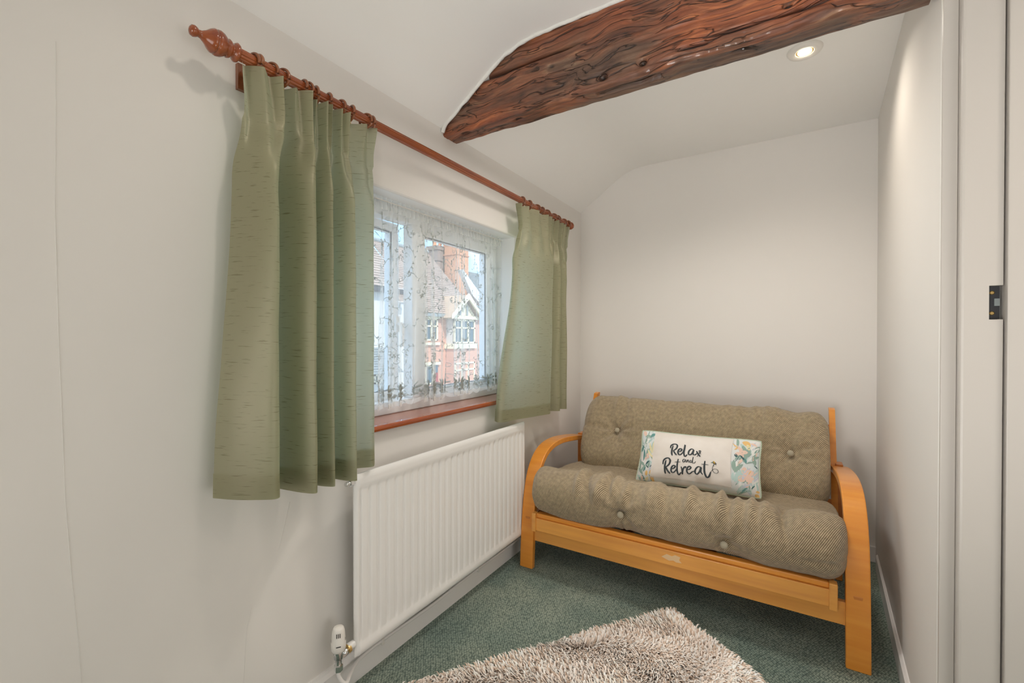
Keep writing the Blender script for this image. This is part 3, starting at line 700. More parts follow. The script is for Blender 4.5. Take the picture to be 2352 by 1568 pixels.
# ------------------------------------------------------------------ radiator, valve, pipe
RX = -1.195
rad = empty('radiator', (RX, 1.51, .15), 'white ribbed steel panel radiator mounted under the window', 'radiator')
def radiator():
    ya, yb, za, zb = .957, 2.062, .150, .752; n = 27
    ny, nz_ = 27 * 12, 60
    def P(i, j):
        y = ya + (yb - ya) * i / ny; z = za + (zb - za) * j / nz_
        t = (y - ya - .018) / (yb - ya - .036) * n; f = t - math.floor(t)
        g = math.exp(-((f - .5) / .16) ** 2) * -1 if False else 0
        d = min(f, 1 - f)                         # narrow pressed grooves between broad flutes
        g = -.0055 * (1 - sstep(.03, .24, d)) if 0 <= t <= n else 0
        g *= sstep(za + .040, za + .058, z) * (1 - sstep(zb - .065, zb - .052, z))
        band = .004 * (1 if (z > zb - .050 or z < za + .036) and ya + .012 < y < yb - .012 else 0)
        e = min(y - ya, yb - y, z - za, zb - z); roll = -.006 * (1 - sstep(0, .007, e))
        return (RX + g + band + roll, y, z)
    MB().grid(P, ny, nz_).build('front_panel', M['rad'], rad)
    b = MB(); b.box(RX - .014, RX - .0065, ya + .001, yb - .001, za + .001, zb - .001)
    b.build('back_panel', M['rad'], rad, bevel=.002)
    cf = MB()
    for k in range(40):
        y = ya + .05 + k * (yb - ya - .1) / 39; cf.box(RX - .045, RX - .0145, y - .0006, y + .0006, za + .06, zb - .05)
    cf.box(RX - .046, RX - .0445, ya + .05, yb - .05, za + .06, zb - .05)
    cf.build('convector_fins', M['rad'], rad)['kind'] = 'stuff'
    for y in (1.15, 1.88):
        MB().box(D + .001, RX - .047, y - .015, y + .015, za + .12, zb - .08).build('wall_bracket', M['rad'], rad, bevel=.002)
    p = MB(); p.lathe([(0, .0105), (.004, .0125), (.014, .0125), (.016, .010)], (RX - .012, ya + .002, .727), (0, -1, 0), 6, smooth=False)
    p.lathe([(.015, .0075), (.030, .0075), (.031, .0065)], (RX - .012, ya + .002, .727), (0, -1, 0), 14)
    p.build('bleed_plug', M['chrome'], rad)
    MB().lathe([(0, .012), (.022, .012), (.024, .010)], (RX - .012, ya + .001, .196), (0, -1, 0), 16).build('inlet_boss', M['rad'], rad)
radiator()
VX, VY = RX - .012, .900
vlv = empty('radiator_valve', (VX, VY, .13), 'white thermostatic valve on a chrome body at the radiator\'s lower left corner', 'valve')
hd = MB(); hd.lathe([(0, .012), (.003, .0185), (.010, .0222), (.030, .0228), (.034, .0215), (.056, .0200), (.066, .0188), (.074, .0165), (.077, .0145), (.0795, .007), (.080, 0)], (VX, VY, .205), (0, 0, 1), 28)
head = hd.build('valve_head', M['plastic'], vlv)
fd = Vector((-VX, -VY, 0)).normalized(); sd = Vector((fd.y, -fd.x, 0))
def slot(cpt, w, h, side):
    m = MB(); m.add([cpt - side * w + Vector((0, 0, h)), cpt + side * w + Vector((0, 0, h)), cpt + side * w - Vector((0, 0, h)), cpt - side * w - Vector((0, 0, h))], [(0, 1, 2, 3)])
    q_ = m.build('vent_slot', M['black'], vlv); q_.parent = head; q_.location = (0, 0, 0)
for k in (-1, 0, 1): slot(Vector((VX, VY, .265)) + fd * .0202 + sd * k * .0048, .0011, .0068, sd)
slot(Vector((VX, VY, .232)) + fd * .0232, .007, .0016, sd)
for k in (-.85, .95):
    q = (fd * math.cos(k * 1.4) + sd * math.sin(k * 1.4)); slot(Vector((VX, VY, .246)) + q * .0222, .0012, .005, Vector((-q.y, q.x, 0)))
bd = MB(); bd.lathe([(0, .010), (.018, .010), (.020, .0135), (.034, .0135), (.036, .0155), (.044, .0155)], (VX, VY, .163), (0, 0, 1), 14)
bd.lathe([(0, .009), (.014, .0095), (.016, .0125), (.032, .0125), (.034, .010), (.040, .010)], (VX, VY - .0, .182), (0, 1, .25), 12)
bd.build('valve_body', M['chrome'], vlv)
MB().lathe([(0, .0125), (.004, .0135), (.018, .0135), (.021, .0115)], (VX, VY, .143), (0, 0, 1), 6, smooth=False).build('compression_nut', M['chrome'], vlv)
MB().lathe([(0, .0145), (.008, .0145)], (VX, VY + .034, .1915), (0, 1, .15), 16).build('union_collar', M['brass'], vlv)
pipe = MB(); pp = catmull([(VX, VY, .146), (VX, VY + .001, .125), (VX + .004, VY + .012, .100), (VX + .002, VY + .030, .086), (VX - .02, VY + .06, .084), (D + .034, VY + .12, .086), (D + .024, VY + .24, .084), (D + .026, VY + .5, .078), (D + .024, VY + .8, .083), (D + .025, 2.2, .078), (D + .024, YB - .06, .080)], 10)
pipe.tube(pp, .0062, 10)
po = tag(pipe.build('heating_pipe', M['gloss_white']), 'thin white-painted pipe running along the top of the skirting below the radiator', 'pipe')
for y in (1.13, 1.73):
    MB().box(D + .0165, D + .033, y - .006, y + .006, .070, .094).build('pipe_clip', M['plastic'], po, bevel=.002)

# ------------------------------------------------------------------ futon sofa: frame
FX0, FX1 = -1.192, .261           # outer faces of the arms
fr = empty('sofa_frame', ((FX0 + FX1) / 2, 2.4, 0), 'orange-lacquered pine futon sofa frame with curved arms, standing against the back wall', 'sofa frame')
def arm(x0, x1):
    out = [(2.000, 0), (2.006, .10), (2.020, .25), (2.042, .38), (2.080, .485), (2.145, .560), (2.235, .600), (2.36, .610), (2.52, .596), (2.68, .572), (2.80, .548)]
    c = [np.array(p) for p in catmull(out, 6)]; m = len(c); th = .030
    inn = []
    for i in range(m):
        t = c[min(i + 1, m - 1)] - c[max(i - 1, 0)]; t /= np.linalg.norm(t)
        inn.append(c[i] + np.array([t[1], -t[0]]) * th)
    vs = []
    for i in range(m):
        for p in (c[i], inn[i]):
            for x in (x0, x1): vs.append((x, p[0], p[1]))
    fs = []
    for i in range(m - 1):
        a = 4 * i; b = a + 4
        fs += [(a, a + 1, b + 1, b), (a + 2, b + 2, b + 3, a + 3), (a, b, b + 2, a + 2), (a + 1, a + 3, b + 3, b + 1)]
    fs += [(0, 2, 3, 1), (4 * m - 4, 4 * m - 3, 4 * m - 1, 4 * m - 2)]
    mb = MB(); mb.add(vs, fs)
    o = mb.build('arm', M['pine'], fr)
    md = o.modifiers.new('bevel', 'BEVEL'); md.width = .004; md.segments = 2; md.limit_method = 'ANGLE'; md.angle_limit = R(50)
    for p in o.data.polygons: p.use_smooth = False
    return o
arm(FX0, FX0 + .074); arm(FX1 - .074, FX1)
ix0, ix1 = FX0 + .074, FX1 - .074
for x in (FX0 + .022, FX1 - .052):
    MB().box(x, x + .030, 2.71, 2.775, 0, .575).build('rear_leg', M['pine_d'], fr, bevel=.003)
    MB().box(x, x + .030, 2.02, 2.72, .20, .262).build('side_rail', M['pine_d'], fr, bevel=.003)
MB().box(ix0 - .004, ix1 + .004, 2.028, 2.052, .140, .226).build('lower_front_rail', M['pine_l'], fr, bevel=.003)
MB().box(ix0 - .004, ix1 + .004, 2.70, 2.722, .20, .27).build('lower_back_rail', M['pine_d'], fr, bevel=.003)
# seat frame: front rail with a stepped top bead and end caps
s0, s1 = ix0 + .010, ix1 - .026
MB().box(s0 + .020, s1 - .024, 1.985, 2.010, .216, .279).build('seat_front_rail', M['pine_l'], fr, bevel=.002)
MB().box(s0 + .020, s1 - .024, 1.992, 2.030, .2795, .302).build('seat_front_bead', M['pine'], fr, bevel=.005)
MB().box(s0, s0 + .022, 1.977, 2.012, .210, .304).box(s0, s0 + .022, 2.012, 2.60, .210, .264).build('seat_end_rail', M['pine_l'], fr, bevel=.004)
MB().box(s1 - .026, s1, 1.977, 2.012, .206, .306).box(s1 - .026, s1, 2.012, 2.60, .206, .264).build('seat_end_rail', M['pine_l'], fr, bevel=.004)
o = MB().prism([(-.462, .246), (-.44, .262), (-.418, .258), (-.405, .266), (-.383, .262), (-.388, .248), (-.378, .238), (-.40, .236), (-.412, .241), (-.43, .236)], 'y', 1.9838, 1.9851).build('bare_patch', mat('bare_pine', (.80, .55, .30), .6), fr); o['label'] = 'pale chipped patch in the lacquer'
for k in range(7):
    x = s0 + .08 + k * (s1 - s0 - .16) / 6
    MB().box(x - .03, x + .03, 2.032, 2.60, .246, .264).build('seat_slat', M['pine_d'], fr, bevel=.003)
# back frame, leaning
def lean(z, off=0): return 2.614 + (z - .35) * .47 + off
for x in (FX0 + .082, FX1 - .074 + .002):
    x1 = x + .026
    pr = [(lean(.26, .085), .26), (lean(.26, .125), .26), (lean(.828, .075), .828), (lean(.835, .062), .835), (lean(.828, .030), .828)]
    MB().prism([(lean(.26, .03), .26), (lean(.26, .075), .26), (lean(.826, .055), .826), (lean(.832, .045), .832), (lean(.826, .010), .826)], 'x', x, x1).build('back_post', M['pine'], fr, bevel=.003)
for z in (.36, .45, .54, .63, .70):
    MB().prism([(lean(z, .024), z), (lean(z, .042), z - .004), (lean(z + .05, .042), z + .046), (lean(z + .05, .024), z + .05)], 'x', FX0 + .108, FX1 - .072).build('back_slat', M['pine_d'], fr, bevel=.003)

# ------------------------------------------------------------------ futon mattress
mt = empty('futon_mattress', (-.46, 2.3, .30), 'thick taupe-brown corded futon mattress with covered buttons, folded over the sofa frame', 'mattress')
rs = random.Random(11)
wr = [(rs.uniform(-.85, .0), rs.uniform(.012, .03), rs.uniform(.35, 1.0) * rs.choice([1, 1, -1]), rs.uniform(-.35, .35)) for _ in range(26)]
def cushion(name, loop, x0, x1, buttons, wrinkle, seed, squash, nx=230, nloop=10, xo=None):
    L = np.array(catmull(loop, nloop, closed=True)); m = len(L); cen = L.mean(axis=0)
    T = np.roll(L, -1, axis=0) - np.roll(L, 1, axis=0); T /= np.linalg.norm(T, axis=1)[:, None]
    Nn = np.stack([T[:, 1], -T[:, 0]], 1)
    if np.mean(np.sum(Nn * (L - cen), axis=1)) < 0: Nn = -Nn
    arc = np.concatenate([[0], np.cumsum(np.linalg.norm(np.diff(L, axis=0), axis=1))])
    xc, hx = (x0 + x1) / 2, (x1 - x0) / 2
    def P(i, j):
        th = PI * (i / nx) - PI / 2; s = math.sin(th); s = math.copysign(abs(s) ** .55, s) if False else s
        # even spacing except at the rounded ends
        q = 2 * i / nx - 1; e = .075 / hx
        if abs(q) > .94:
            r = (abs(q) - .94) / .06; a = r * PI / 2; px = (1 - e) + e * math.sin(a); k = squash + (1 - squash) * math.cos(a) if r < 1 else squash
            if r >= 1 - 1e-9: k = squash * .02
            elif r > .5: k = k
        else: px = (1 - e) * abs(q) / .94; k = 1
        x = xc + math.copysign(px, q) * hx
        p = cen + (L[j] - cen) * k
        n = Nn[j]
        y, z = p
        d = .015 * N(x * 3.1, y * 4, z * 4 + seed) + .006 * N(x * 8, y * 8, z * 8 + seed) + .0025 * N(x * 22, y * 20, z * 20 + seed)
        d += wrinkle(x, y, z)
        for bx, by, bz, w in buttons:
            rr = math.sqrt((x - bx) ** 2 + (y - by) ** 2 + (z - bz) ** 2)
            if rr < .35:
                d -= .026 * math.exp(-(rr / .032) ** 2) + .014 * math.exp(-(rr / .10) ** 2)
                an = math.atan2(z - bz + (y - by), x - bx)
                d += .006 * math.exp(-((rr - .07) / .05) ** 2) * math.sin(an * 7 + bx * 5)
        d *= min(1, k * 1.2)
        return (x, y + n[0] * d, z + n[1] * d)
    mb = MB(); mb.grid(lambda i, j: P(j, i), m, nx, closed_u=True)
    base = mb.v
    mb.add([base[k] for k in range(m)], [tuple(range(m))]); mb.add([base[nx * m + k] for k in range(m)], [tuple(range(m))])
    o = mb.build(name, M['futon'], mt)
    me = o.data; uvl = me.uv_layers.new(name='UVMap')
    nvv = m * (nx + 1)
    for lp in me.loops:
        vi = lp.vertex_index
        jj = vi % m; co = me.vertices[vi].co
        uvl.data[lp.index].uv = (co.x, arc[min(jj, m - 1)])
    return o
def wr_seat(x, y, z):
    d = 0
    g = math.exp(-((z - .50) / .065) ** 2) * (1 - sstep(2.12, 2.22, y))
    if g > .02:
        for wx, ww, wa, sl_ in wr:
            t = (x - wx - sl_ * (z - .48)) / ww
            if abs(t) < 3: d += .023 * wa * math.exp(-t * t)
        d *= g
    d += .012 * math.exp(-((y - 2.02) / .05) ** 2) * N(x * 5, 1, 2)
    # a horizontal crease low on the right
    if x > -.1 and y < 2.1: d -= .012 * math.exp(-((z - (.375 + .05 * (x + .1))) / .010) ** 2) * sstep(-.05, .15, x)
    return d
seat_loop = [(2.015, .306), (1.968, .345), (1.945, .41), (1.958, .475), (2.000, .518), (2.055, .533), (2.12, .512), (2.22, .470), (2.36, .452), (2.50, .448), (2.59, .43), (2.62, .37), (2.58, .305), (2.40, .284), (2.20, .286), (2.07, .296)]
bt_s = [(-.640, 1.950, .398, 0), (-.212, 1.950, .366, 0)]
cushion('seat_section', seat_loop, -1.135, .198, bt_s, wr_seat, 3, .50)
def wr_back(x, y, z):
    d = 0
    for wx, ww, wa, sl_ in wr[:14]:
        t = (x - (wx * 1.1 + .05) - sl_ * (z - .8) * .8) / (ww * .9)
        if abs(t) < 3: d += .009 * wa * math.exp(-t * t) * math.exp(-((z - .80) / .06) ** 2)
    d -= .008 * math.exp(-((z - (.665 + .012 * math.sin(x * 6))) / .012) ** 2) * (sstep(-.75, -1.0, x) + .5 * sstep(-.25, .0, x))
    return d
back_loop = [(2.500, .42), (2.490, .48), (2.515, .56), (2.560, .65), (2.610, .73), (2.660, .795), (2.705, .822), (2.750, .820), (2.776, .79), (2.755, .72), (2.71, .62), (2.66, .50), (2.62, .42), (2.56, .39)]
bt_b = [(-.86, 2.565, .655, 1), (.018, 2.553, .640, 1)]
cushion('back_section', back_loop, -1.08, .180, bt_b, wr_back, 17, .62)
for bx, by, bz, w in bt_s + bt_b:
    nd = Vector((0, -1, .12)) if not w else Vector((0, -1, .5))
    nd.normalize(); c_ = Vector((bx, by, bz)) - nd * .020 + Vector((0, .004, 0))
    MB().lathe([(0, .013), (.006, .0155), (.011, .0145), (.015, .010), (.017, .004), (.0172, 0)], c_, nd, 18).build('button', M['futon_btn'], mt)

# ------------------------------------------------------------------ pillow
PC = Vector((-.378, 2.355, .585)); TILT, ROLL = R(24), R(1.0)
pe = empty('pillow', tuple(PC + Vector((0, -.02, -.14))), 'small oblong floral cushion with cream linen panel reading Relax and Retreat', 'cushion')
HW, HH, TH = .285, .136, .062
AX = Vector((math.cos(ROLL), 0, math.sin(ROLL))); AZ = Vector((-math.sin(ROLL) * math.cos(TILT), math.sin(TILT), math.cos(TILT) * math.cos(ROLL))).normalized()
AN = AX.cross(AZ).normalized()          # points to the viewer side (-y)
if AN.y > 0: AN = -AN
def PS(u, v, off=0, side=1):
    q8 = (u * v) ** 6; pu = u * (1 - .045 * (1 - v * v) - .022 * q8); pv = v * (1 - .06 * (1 - u * u) - .05 * q8)
    cr = max(0, abs(u) - .9) * max(0, abs(v) - .85) * 3
    t = TH * max(0, (1 - abs(u) ** 2.6)) ** .62 * max(0, (1 - abs(v) ** 2.4)) ** .62
    t += .0035 * N(u * 5, v * 3, 3) * (1 - abs(u) ** 4) * (1 - abs(v) ** 4) + .004 * math.exp(-((v + .62) / .12) ** 2) * math.sin(u * 15) * math.exp(-((u - .0) / .35) ** 2)
    x = HW * pu - (.010 * (-v + 1) / 2 if u < 0 else 0)
    lift = -.006 * v * 0
    return PC + AX * x + AZ * (HH * pv * (1 + .0 * u)) + AN * (side * t + off)
n1, n2 = 120, 64
b = MB(); b.grid(lambda i, j: PS(2 * i / n1 - 1, 2 * j / n2 - 1), n1, n2); b.grid(lambda i, j: PS(2 * i / n1 - 1, 2 * j / n2 - 1, 0, -1), n1, n2)
b.build('cover', M['pillow'], pe, weld=True)
edge = [PS(-1 + 2 * k / 40, -1) for k in range(40)] + [PS(1, -1 + 2 * k / 24) for k in range(24)] + [PS(1 - 2 * k / 40, 1) for k in range(40)] + [PS(-1, 1 - 2 * k / 24) for k in range(24)]
MB().tube(edge, .0034, 8, closed=True).build('piping', M['piping'], pe)
# map cushion picture coordinates (enlarged view) to u,v
TL, TR, BL, BR = np.array((238, 175.)), np.array((2165, 335.)), np.array((112, 930.)), np.array((2150, 1250.))
def uvp(X, Y):
    u = v = 0.
    for _ in range(12):
        a, b_ = (u + 1) / 2, (v + 1) / 2
        p = (TL * (1 - a) + TR * a) * b_ + (BL * (1 - a) + BR * a) * (1 - b_)
        du = ((TR - TL) * b_ + (BR - BL) * (1 - b_)) / 2; dv = ((TL * (1 - a) + TR * a) - (BL * (1 - a) + BR * a)) / 2
        e = np.array((X, Y)) - p; s = np.linalg.solve(np.stack([du, dv], 1), e); u += s[0]; v += s[1]
    return u, v
# linen panel
pu0, pv1 = -.735, .97; pu1, pv0 = .575, -.80
def LP(i, j, off=.0022):
    u = pu0 + (pu1 - pu0) * i / 60; v = pv0 + (pv1 - pv0) * j / 34
    if j == 0: v += .012 * math.sin(i * 2.1)
    return PS(u, v, off + .0008 * N(u * 9, v * 7, 2))
lp = MB(); lp.grid(LP, 60, 34); lpo = lp.build('linen_panel', M['linen'], pe)
fgm = MB(); rf = random.Random(2)
for k in range(130):
    u = pu0 + (pu1 - pu0) * k / 129; a = PS(u, pv0 + .01, .0028); b_ = PS(u + rf.uniform(-.004, .004), pv0 - rf.uniform(.035, .075), .0034); w = AX * .0010
    fgm.add([a - w, a + w, b_ + w * .4, b_ - w * .4], [(0, 1, 2, 3)])
for k in range(50):
    v = pv0 + (pv1 - pv0) * k / 49; a = PS(pu1 - .003, v, .0028); b_ = PS(pu1 + rf.uniform(.008, .016), v + rf.uniform(-.01, .01), .0032); w = AZ * .0008
    fgm.add([a - w, a + w, b_ + w * .4, b_ - w * .4], [(0, 1, 2, 3)])
fgm.build('frayed_fringe', M['linen'], pe)['kind'] = 'stuff'
def stroke(m, pts, wd, off=.0044, mi=0, taper=.55):
    c_ = catmull(pts, 7); P3 = [PS(*uvp(x, y), off) for x, y in c_]; n = len(P3); vs = []
    for i, p in enumerate(P3):
        t = (P3[min(i + 1, n - 1)] - P3[max(i - 1, 0)]).normalized(); s = t.cross(AN).normalized()
        down = abs(t.dot(AZ)); k = wd * (.55 + .45 * down) * (taper + (1 - taper) * min(1, 4 * min(i, n - 1 - i) / n + .2)) / 2
        vs += [p + s * k - AN * .001, p + s * k * .6 + AN * .0008, p - s * k * .6 + AN * .0008, p - s * k - AN * .001]
    fs = []
    for i in range(n - 1):
        a = 4 * i; fs += [(a, a + 1, a + 5, a + 4), (a + 1, a + 2, a + 6, a + 5), (a + 2, a + 3, a + 7, a + 6)]
    m.add(vs, fs, mi, True)
K = .000148
Wb, Ws, Wt = 34 * K * 1.6, 17 * K * 1.6, 9 * K * 1.6
words = {
 'relax': [([(815, 452), (795, 520), (790, 575), (802, 612)], Wb), ([(768, 495), (778, 455), (815, 432), (862, 430), (888, 455), (878, 495), (850, 520), (818, 530)], Wb), ([(818, 530), (845, 572), (876, 606)], Wb),
           ([(905, 552), (945, 545), (966, 522), (945, 505), (915, 522), (900, 562), (918, 598), (950, 597), (985, 565)], Wb), ([(985, 565), (1008, 505), (1018, 440), (1012, 500), (1002, 580), (1022, 630), (1060, 600)], Wb),
           ([(1168, 525), (1130, 508), (1092, 535), (1078, 580), (1100, 605), (1138, 585), (1165, 528), (1155, 580), (1172, 606), (1205, 585)], Wb), ([(1200, 545), (1225, 590), (1262, 636)], Wb), ([(1208, 636), (1235, 592), (1262, 565), (1264, 538), (1243, 538), (1248, 565), (1272, 596)], Ws)],
 'and': [([(1028, 680), (1002, 673), (985, 698), (998, 720), (1022, 702), (1030, 680), (1028, 708), (1042, 716)], Ws), ([(1052, 684), (1050, 722), (1064, 692), (1080, 688), (1082, 718), (1096, 716)], Ws),
         ([(1138, 696), (1114, 690), (1104, 714), (1122, 726), (1145, 704), (1162, 642), (1148, 700), (1155, 736), (1182, 710)], Ws)],
 'retreat': [([(690, 680), (672, 760), (672, 830), (682, 880)], Wb * 1.1), ([(636, 738), (648, 680), (690, 650), (738, 650), (766, 688), (750, 738), (716, 768), (688, 780)], Wb * 1.1), ([(688, 780), (722, 838), (766, 884)], Wb * 1.1),
             ([(790, 815), (832, 806), (854, 780), (830, 764), (796, 786), (784, 838), (808, 870), (848, 858), (882, 820)], Wb), ([(906, 668), (888, 770), (894, 865), (920, 908), (956, 872)], Wb), ([(848, 712), (946, 716)], Ws),
             ([(958, 788), (975, 840), (976, 898), (985, 845), (1008, 800), (1034, 790), (1030, 812)], Wb), ([(1058, 838), (1100, 830), (1122, 804), (1096, 784), (1064, 808), (1054, 858), (1084, 896), (1128, 882), (1160, 850)], Wb),
             ([(1270, 800), (1222, 790), (1178, 826), (1166, 876), (1196, 904), (1240, 866), (1268, 802), (1262, 870), (1290, 912)], Wb), ([(1336, 704), (1320, 800), (1324, 890), (1352, 952), (1390, 934), (1420, 874)], Wb * 1.1), ([(1274, 750), (1390, 762)], Ws)]}
for w_, st in words.items():
    m_ = MB()
    for p_, wd in st: stroke(m_, p_, wd)
    o = m_.build('embroidered_word', M['thread'], pe); o.parent = lpo; o.location = (0, 0, 0); o['label'] = {'relax': 'dark script word Relax', 'and': 'small dark script word and', 'retreat': 'dark script word Retreat'}[w_]
m_ = MB(); stroke(m_, [(1405, 900), (1428, 862), (1470, 828), (1522, 832), (1543, 868), (1510, 892), (1468, 872), (1450, 830), (1458, 785), (1474, 758)], Wt)
stroke(m_, [(1462, 716), (1482, 732), (1510, 752)], Wb * 1.5, mi=0); stroke(m_, [(1486, 726), (1494, 748)], Ws, .0056, 1); stroke(m_, [(1468, 720), (1472, 736)], Ws * .7, .0056, 1)
stroke(m_, [(1484, 726), (1476, 704)], Ws, .005, 1); stroke(m_, [(1462, 722), (1432, 730)], Ws, .005, 2); stroke(m_, [(1480, 744), (1470, 790)], Wt, .005); stroke(m_, [(1508, 748), (1526, 748)], Wt, .005); stroke(m_, [(1504, 756), (1514, 768)], Wt, .005)
o = m_.build('embroidered_bee', [M['thread'], M['bee_y'], M['print_teal']], pe); o.parent = lpo; o.location = (0, 0, 0); o['label'] = 'tiny black and yellow bee with a looping trail'
# floral print at both ends: each leaf or petal a thin shape on the cover
pal = ['teal', 'sage', 'mint', 'peach', 'gold', 'lemon', 'dark', 'white', 'lilac']; fm = MB()
def petal(x, y, a, ln, wd, mi, off=.0010, bend=.25):
    n = 7; vs = []
    for k in range(n + 1):
        t = k / n; aa = a + bend * t; cx = x + math.cos(aa) * ln * t; cy = y + math.sin(aa) * ln * t
        w = wd * math.sin(PI * min(1, t * .96 + .04)) ** .8; nx_, ny_ = -math.sin(aa), math.cos(aa)
        for sg in (-1, 1):
            uu, vv = uvp(cx + nx_ * w * sg, cy + ny_ * w * sg); vs.append(PS(max(-.985, min(.985, uu)), max(-.985, min(.985, vv)), off))
    fm.add(vs, [(2 * k, 2 * k + 1, 2 * k + 3, 2 * k + 2) for k in range(n)], mi, True)
rp_ = random.Random(4); U = -PI / 2
lay = 0
def off_(): 
    global lay; lay += 1; return .0004 + lay * 4e-6
for k in range(46):     # left end backdrop foliage
    x = rp_.uniform(170, 480); y = rp_.uniform(330, 980); petal(x, y, U + rp_.uniform(-.9, .6), rp_.uniform(90, 190), rp_.uniform(9, 22), rp_.choice([0, 1, 2, 2, 1, 8, 7]), off_(), rp_.uniform(-.5, .5))
for k in range(60):
    x = rp_.uniform(1760, 2110); y = rp_.uniform(450, 1230); petal(x, y, U + rp_.uniform(-.6, .9), rp_.uniform(90, 230), rp_.uniform(10, 26), rp_.choice([1, 2, 2, 3, 7, 8, 1]), off_(), rp_.uniform(-.5, .5))
for x, y, a, l_, w_, c_ in [(350, 300, 1.2, 150, 40, 7), (270, 190, .9, 110, 34, 3), (300, 290, -.1, 130, 30, 1), (400, 300, -.7, 120, 26, 0), (350, 400, -.9, 120, 18, 2), (250, 420, 1.9, 120, 20, 0), (260, 480, 1.4, 180, 20, 0),
                            (430, 560, -2.1, 180, 22, 5), (450, 560, -1.7, 200, 20, 5), (440, 620, -2.5, 170, 18, 5), (430, 640, -1.3, 130, 16, 4), (320, 600, -1.2, 60, 26, 3), (320, 610, -.2, 50, 24, 3), (320, 610, 2.4, 50, 22, 3),
                            (300, 720, -.9, 90, 14, 6), (300, 740, 1.9, 90, 16, 0), (380, 760, -.6, 90, 9, 6), (360, 770, -2.6, 80, 8, 6), (330, 880, -1.9, 80, 26, 4), (380, 860, -.9, 90, 26, 4), (400, 900, .5, 90, 28, 4), (360, 900, 2.3, 80, 22, 5), (430, 960, .4, 70, 22, 4), (310, 960, -2.4, 130, 18, 0), (230, 870, 1.2, 90, 24, 3), (200, 820, -1.0, 160, 18, 1), (240, 950, -.2, 120, 20, 7), (420, 800, 1.3, 120, 10, 1),
                            (1890, 370, .3, 150, 42, 4), (1960, 420, .9, 110, 26, 5), (1900, 440, 1.1, 260, 44, 1), (2000, 470, 1.6, 200, 36, 1), (2060, 600, -1.3, 160, 30, 7), (2080, 560, -.9, 120, 22, 1), (2070, 660, -.8, 100, 20, 1), (1880, 560, 2.6, 90, 30, 3), (1880, 560, -.3, 110, 34, 3), (1880, 570, .8, 90, 26, 3), (1880, 560, -1.6, 80, 26, 3),
                            (1790, 590, .4, 60, 22, 6), (1870, 600, .6, 120, 14, 6), (1940, 650, 1.0, 90, 18, 0), (1870, 600, 1.9, 140, 5, 6), (1800, 860, -1.9, 190, 34, 1), (1790, 870, -1.0, 190, 30, 1), (1780, 1010, -1.1, 240, 46, 2), (1900, 980, -1.2, 230, 30, 8),
                            (1960, 900, -.6, 130, 50, 3), (1950, 920, .6, 130, 56, 3), (1940, 920, 2.3, 130, 54, 3), (1950, 900, -1.9, 120, 44, 3), (1980, 940, .0, 100, 26, 3), (2000, 900, -1.2, 80, 8, 4), (1780, 1150, -.3, 210, 18, 2), (1800, 1190, -.5, 230, 16, 1), (1850, 1180, -.9, 150, 14, 0), (2060, 1190, .5, 90, 34, 4), (2080, 1150, -.2, 60, 20, 4), (2020, 1110, -1.0, 80, 8, 6), (2090, 760, .5, 60, 8, 6), (1840, 480, -2.6, 130, 8, 4), (1830, 470, 2.2, 60, 12, 4)]:
    petal(x, y, a, l_, w_, c_, off_() + .0003)
for k in range(16):
    x = 520 + k * 78 + rp_.uniform(-20, 20); y = 262 + (x - 500) * .087; petal(x, y + 4, rp_.uniform(-.4, .4), 36, 7, rp_.choice([3, 4, 8, 1, 0]), off_())
    x = 520 + k * 78 + rp_.uniform(-20, 20); y = 1015 + (x - 500) * .155; petal(x, y + 4, rp_.uniform(-.4, .6), 60, 10, rp_.choice([6, 2, 7, 1, 0]), off_())
fo = fm.build('floral_print', [M['print_' + p] for p in pal], pe); fo['kind'] = 'stuff'; fo['label'] = 'teal, peach and yellow leaf and flower print'

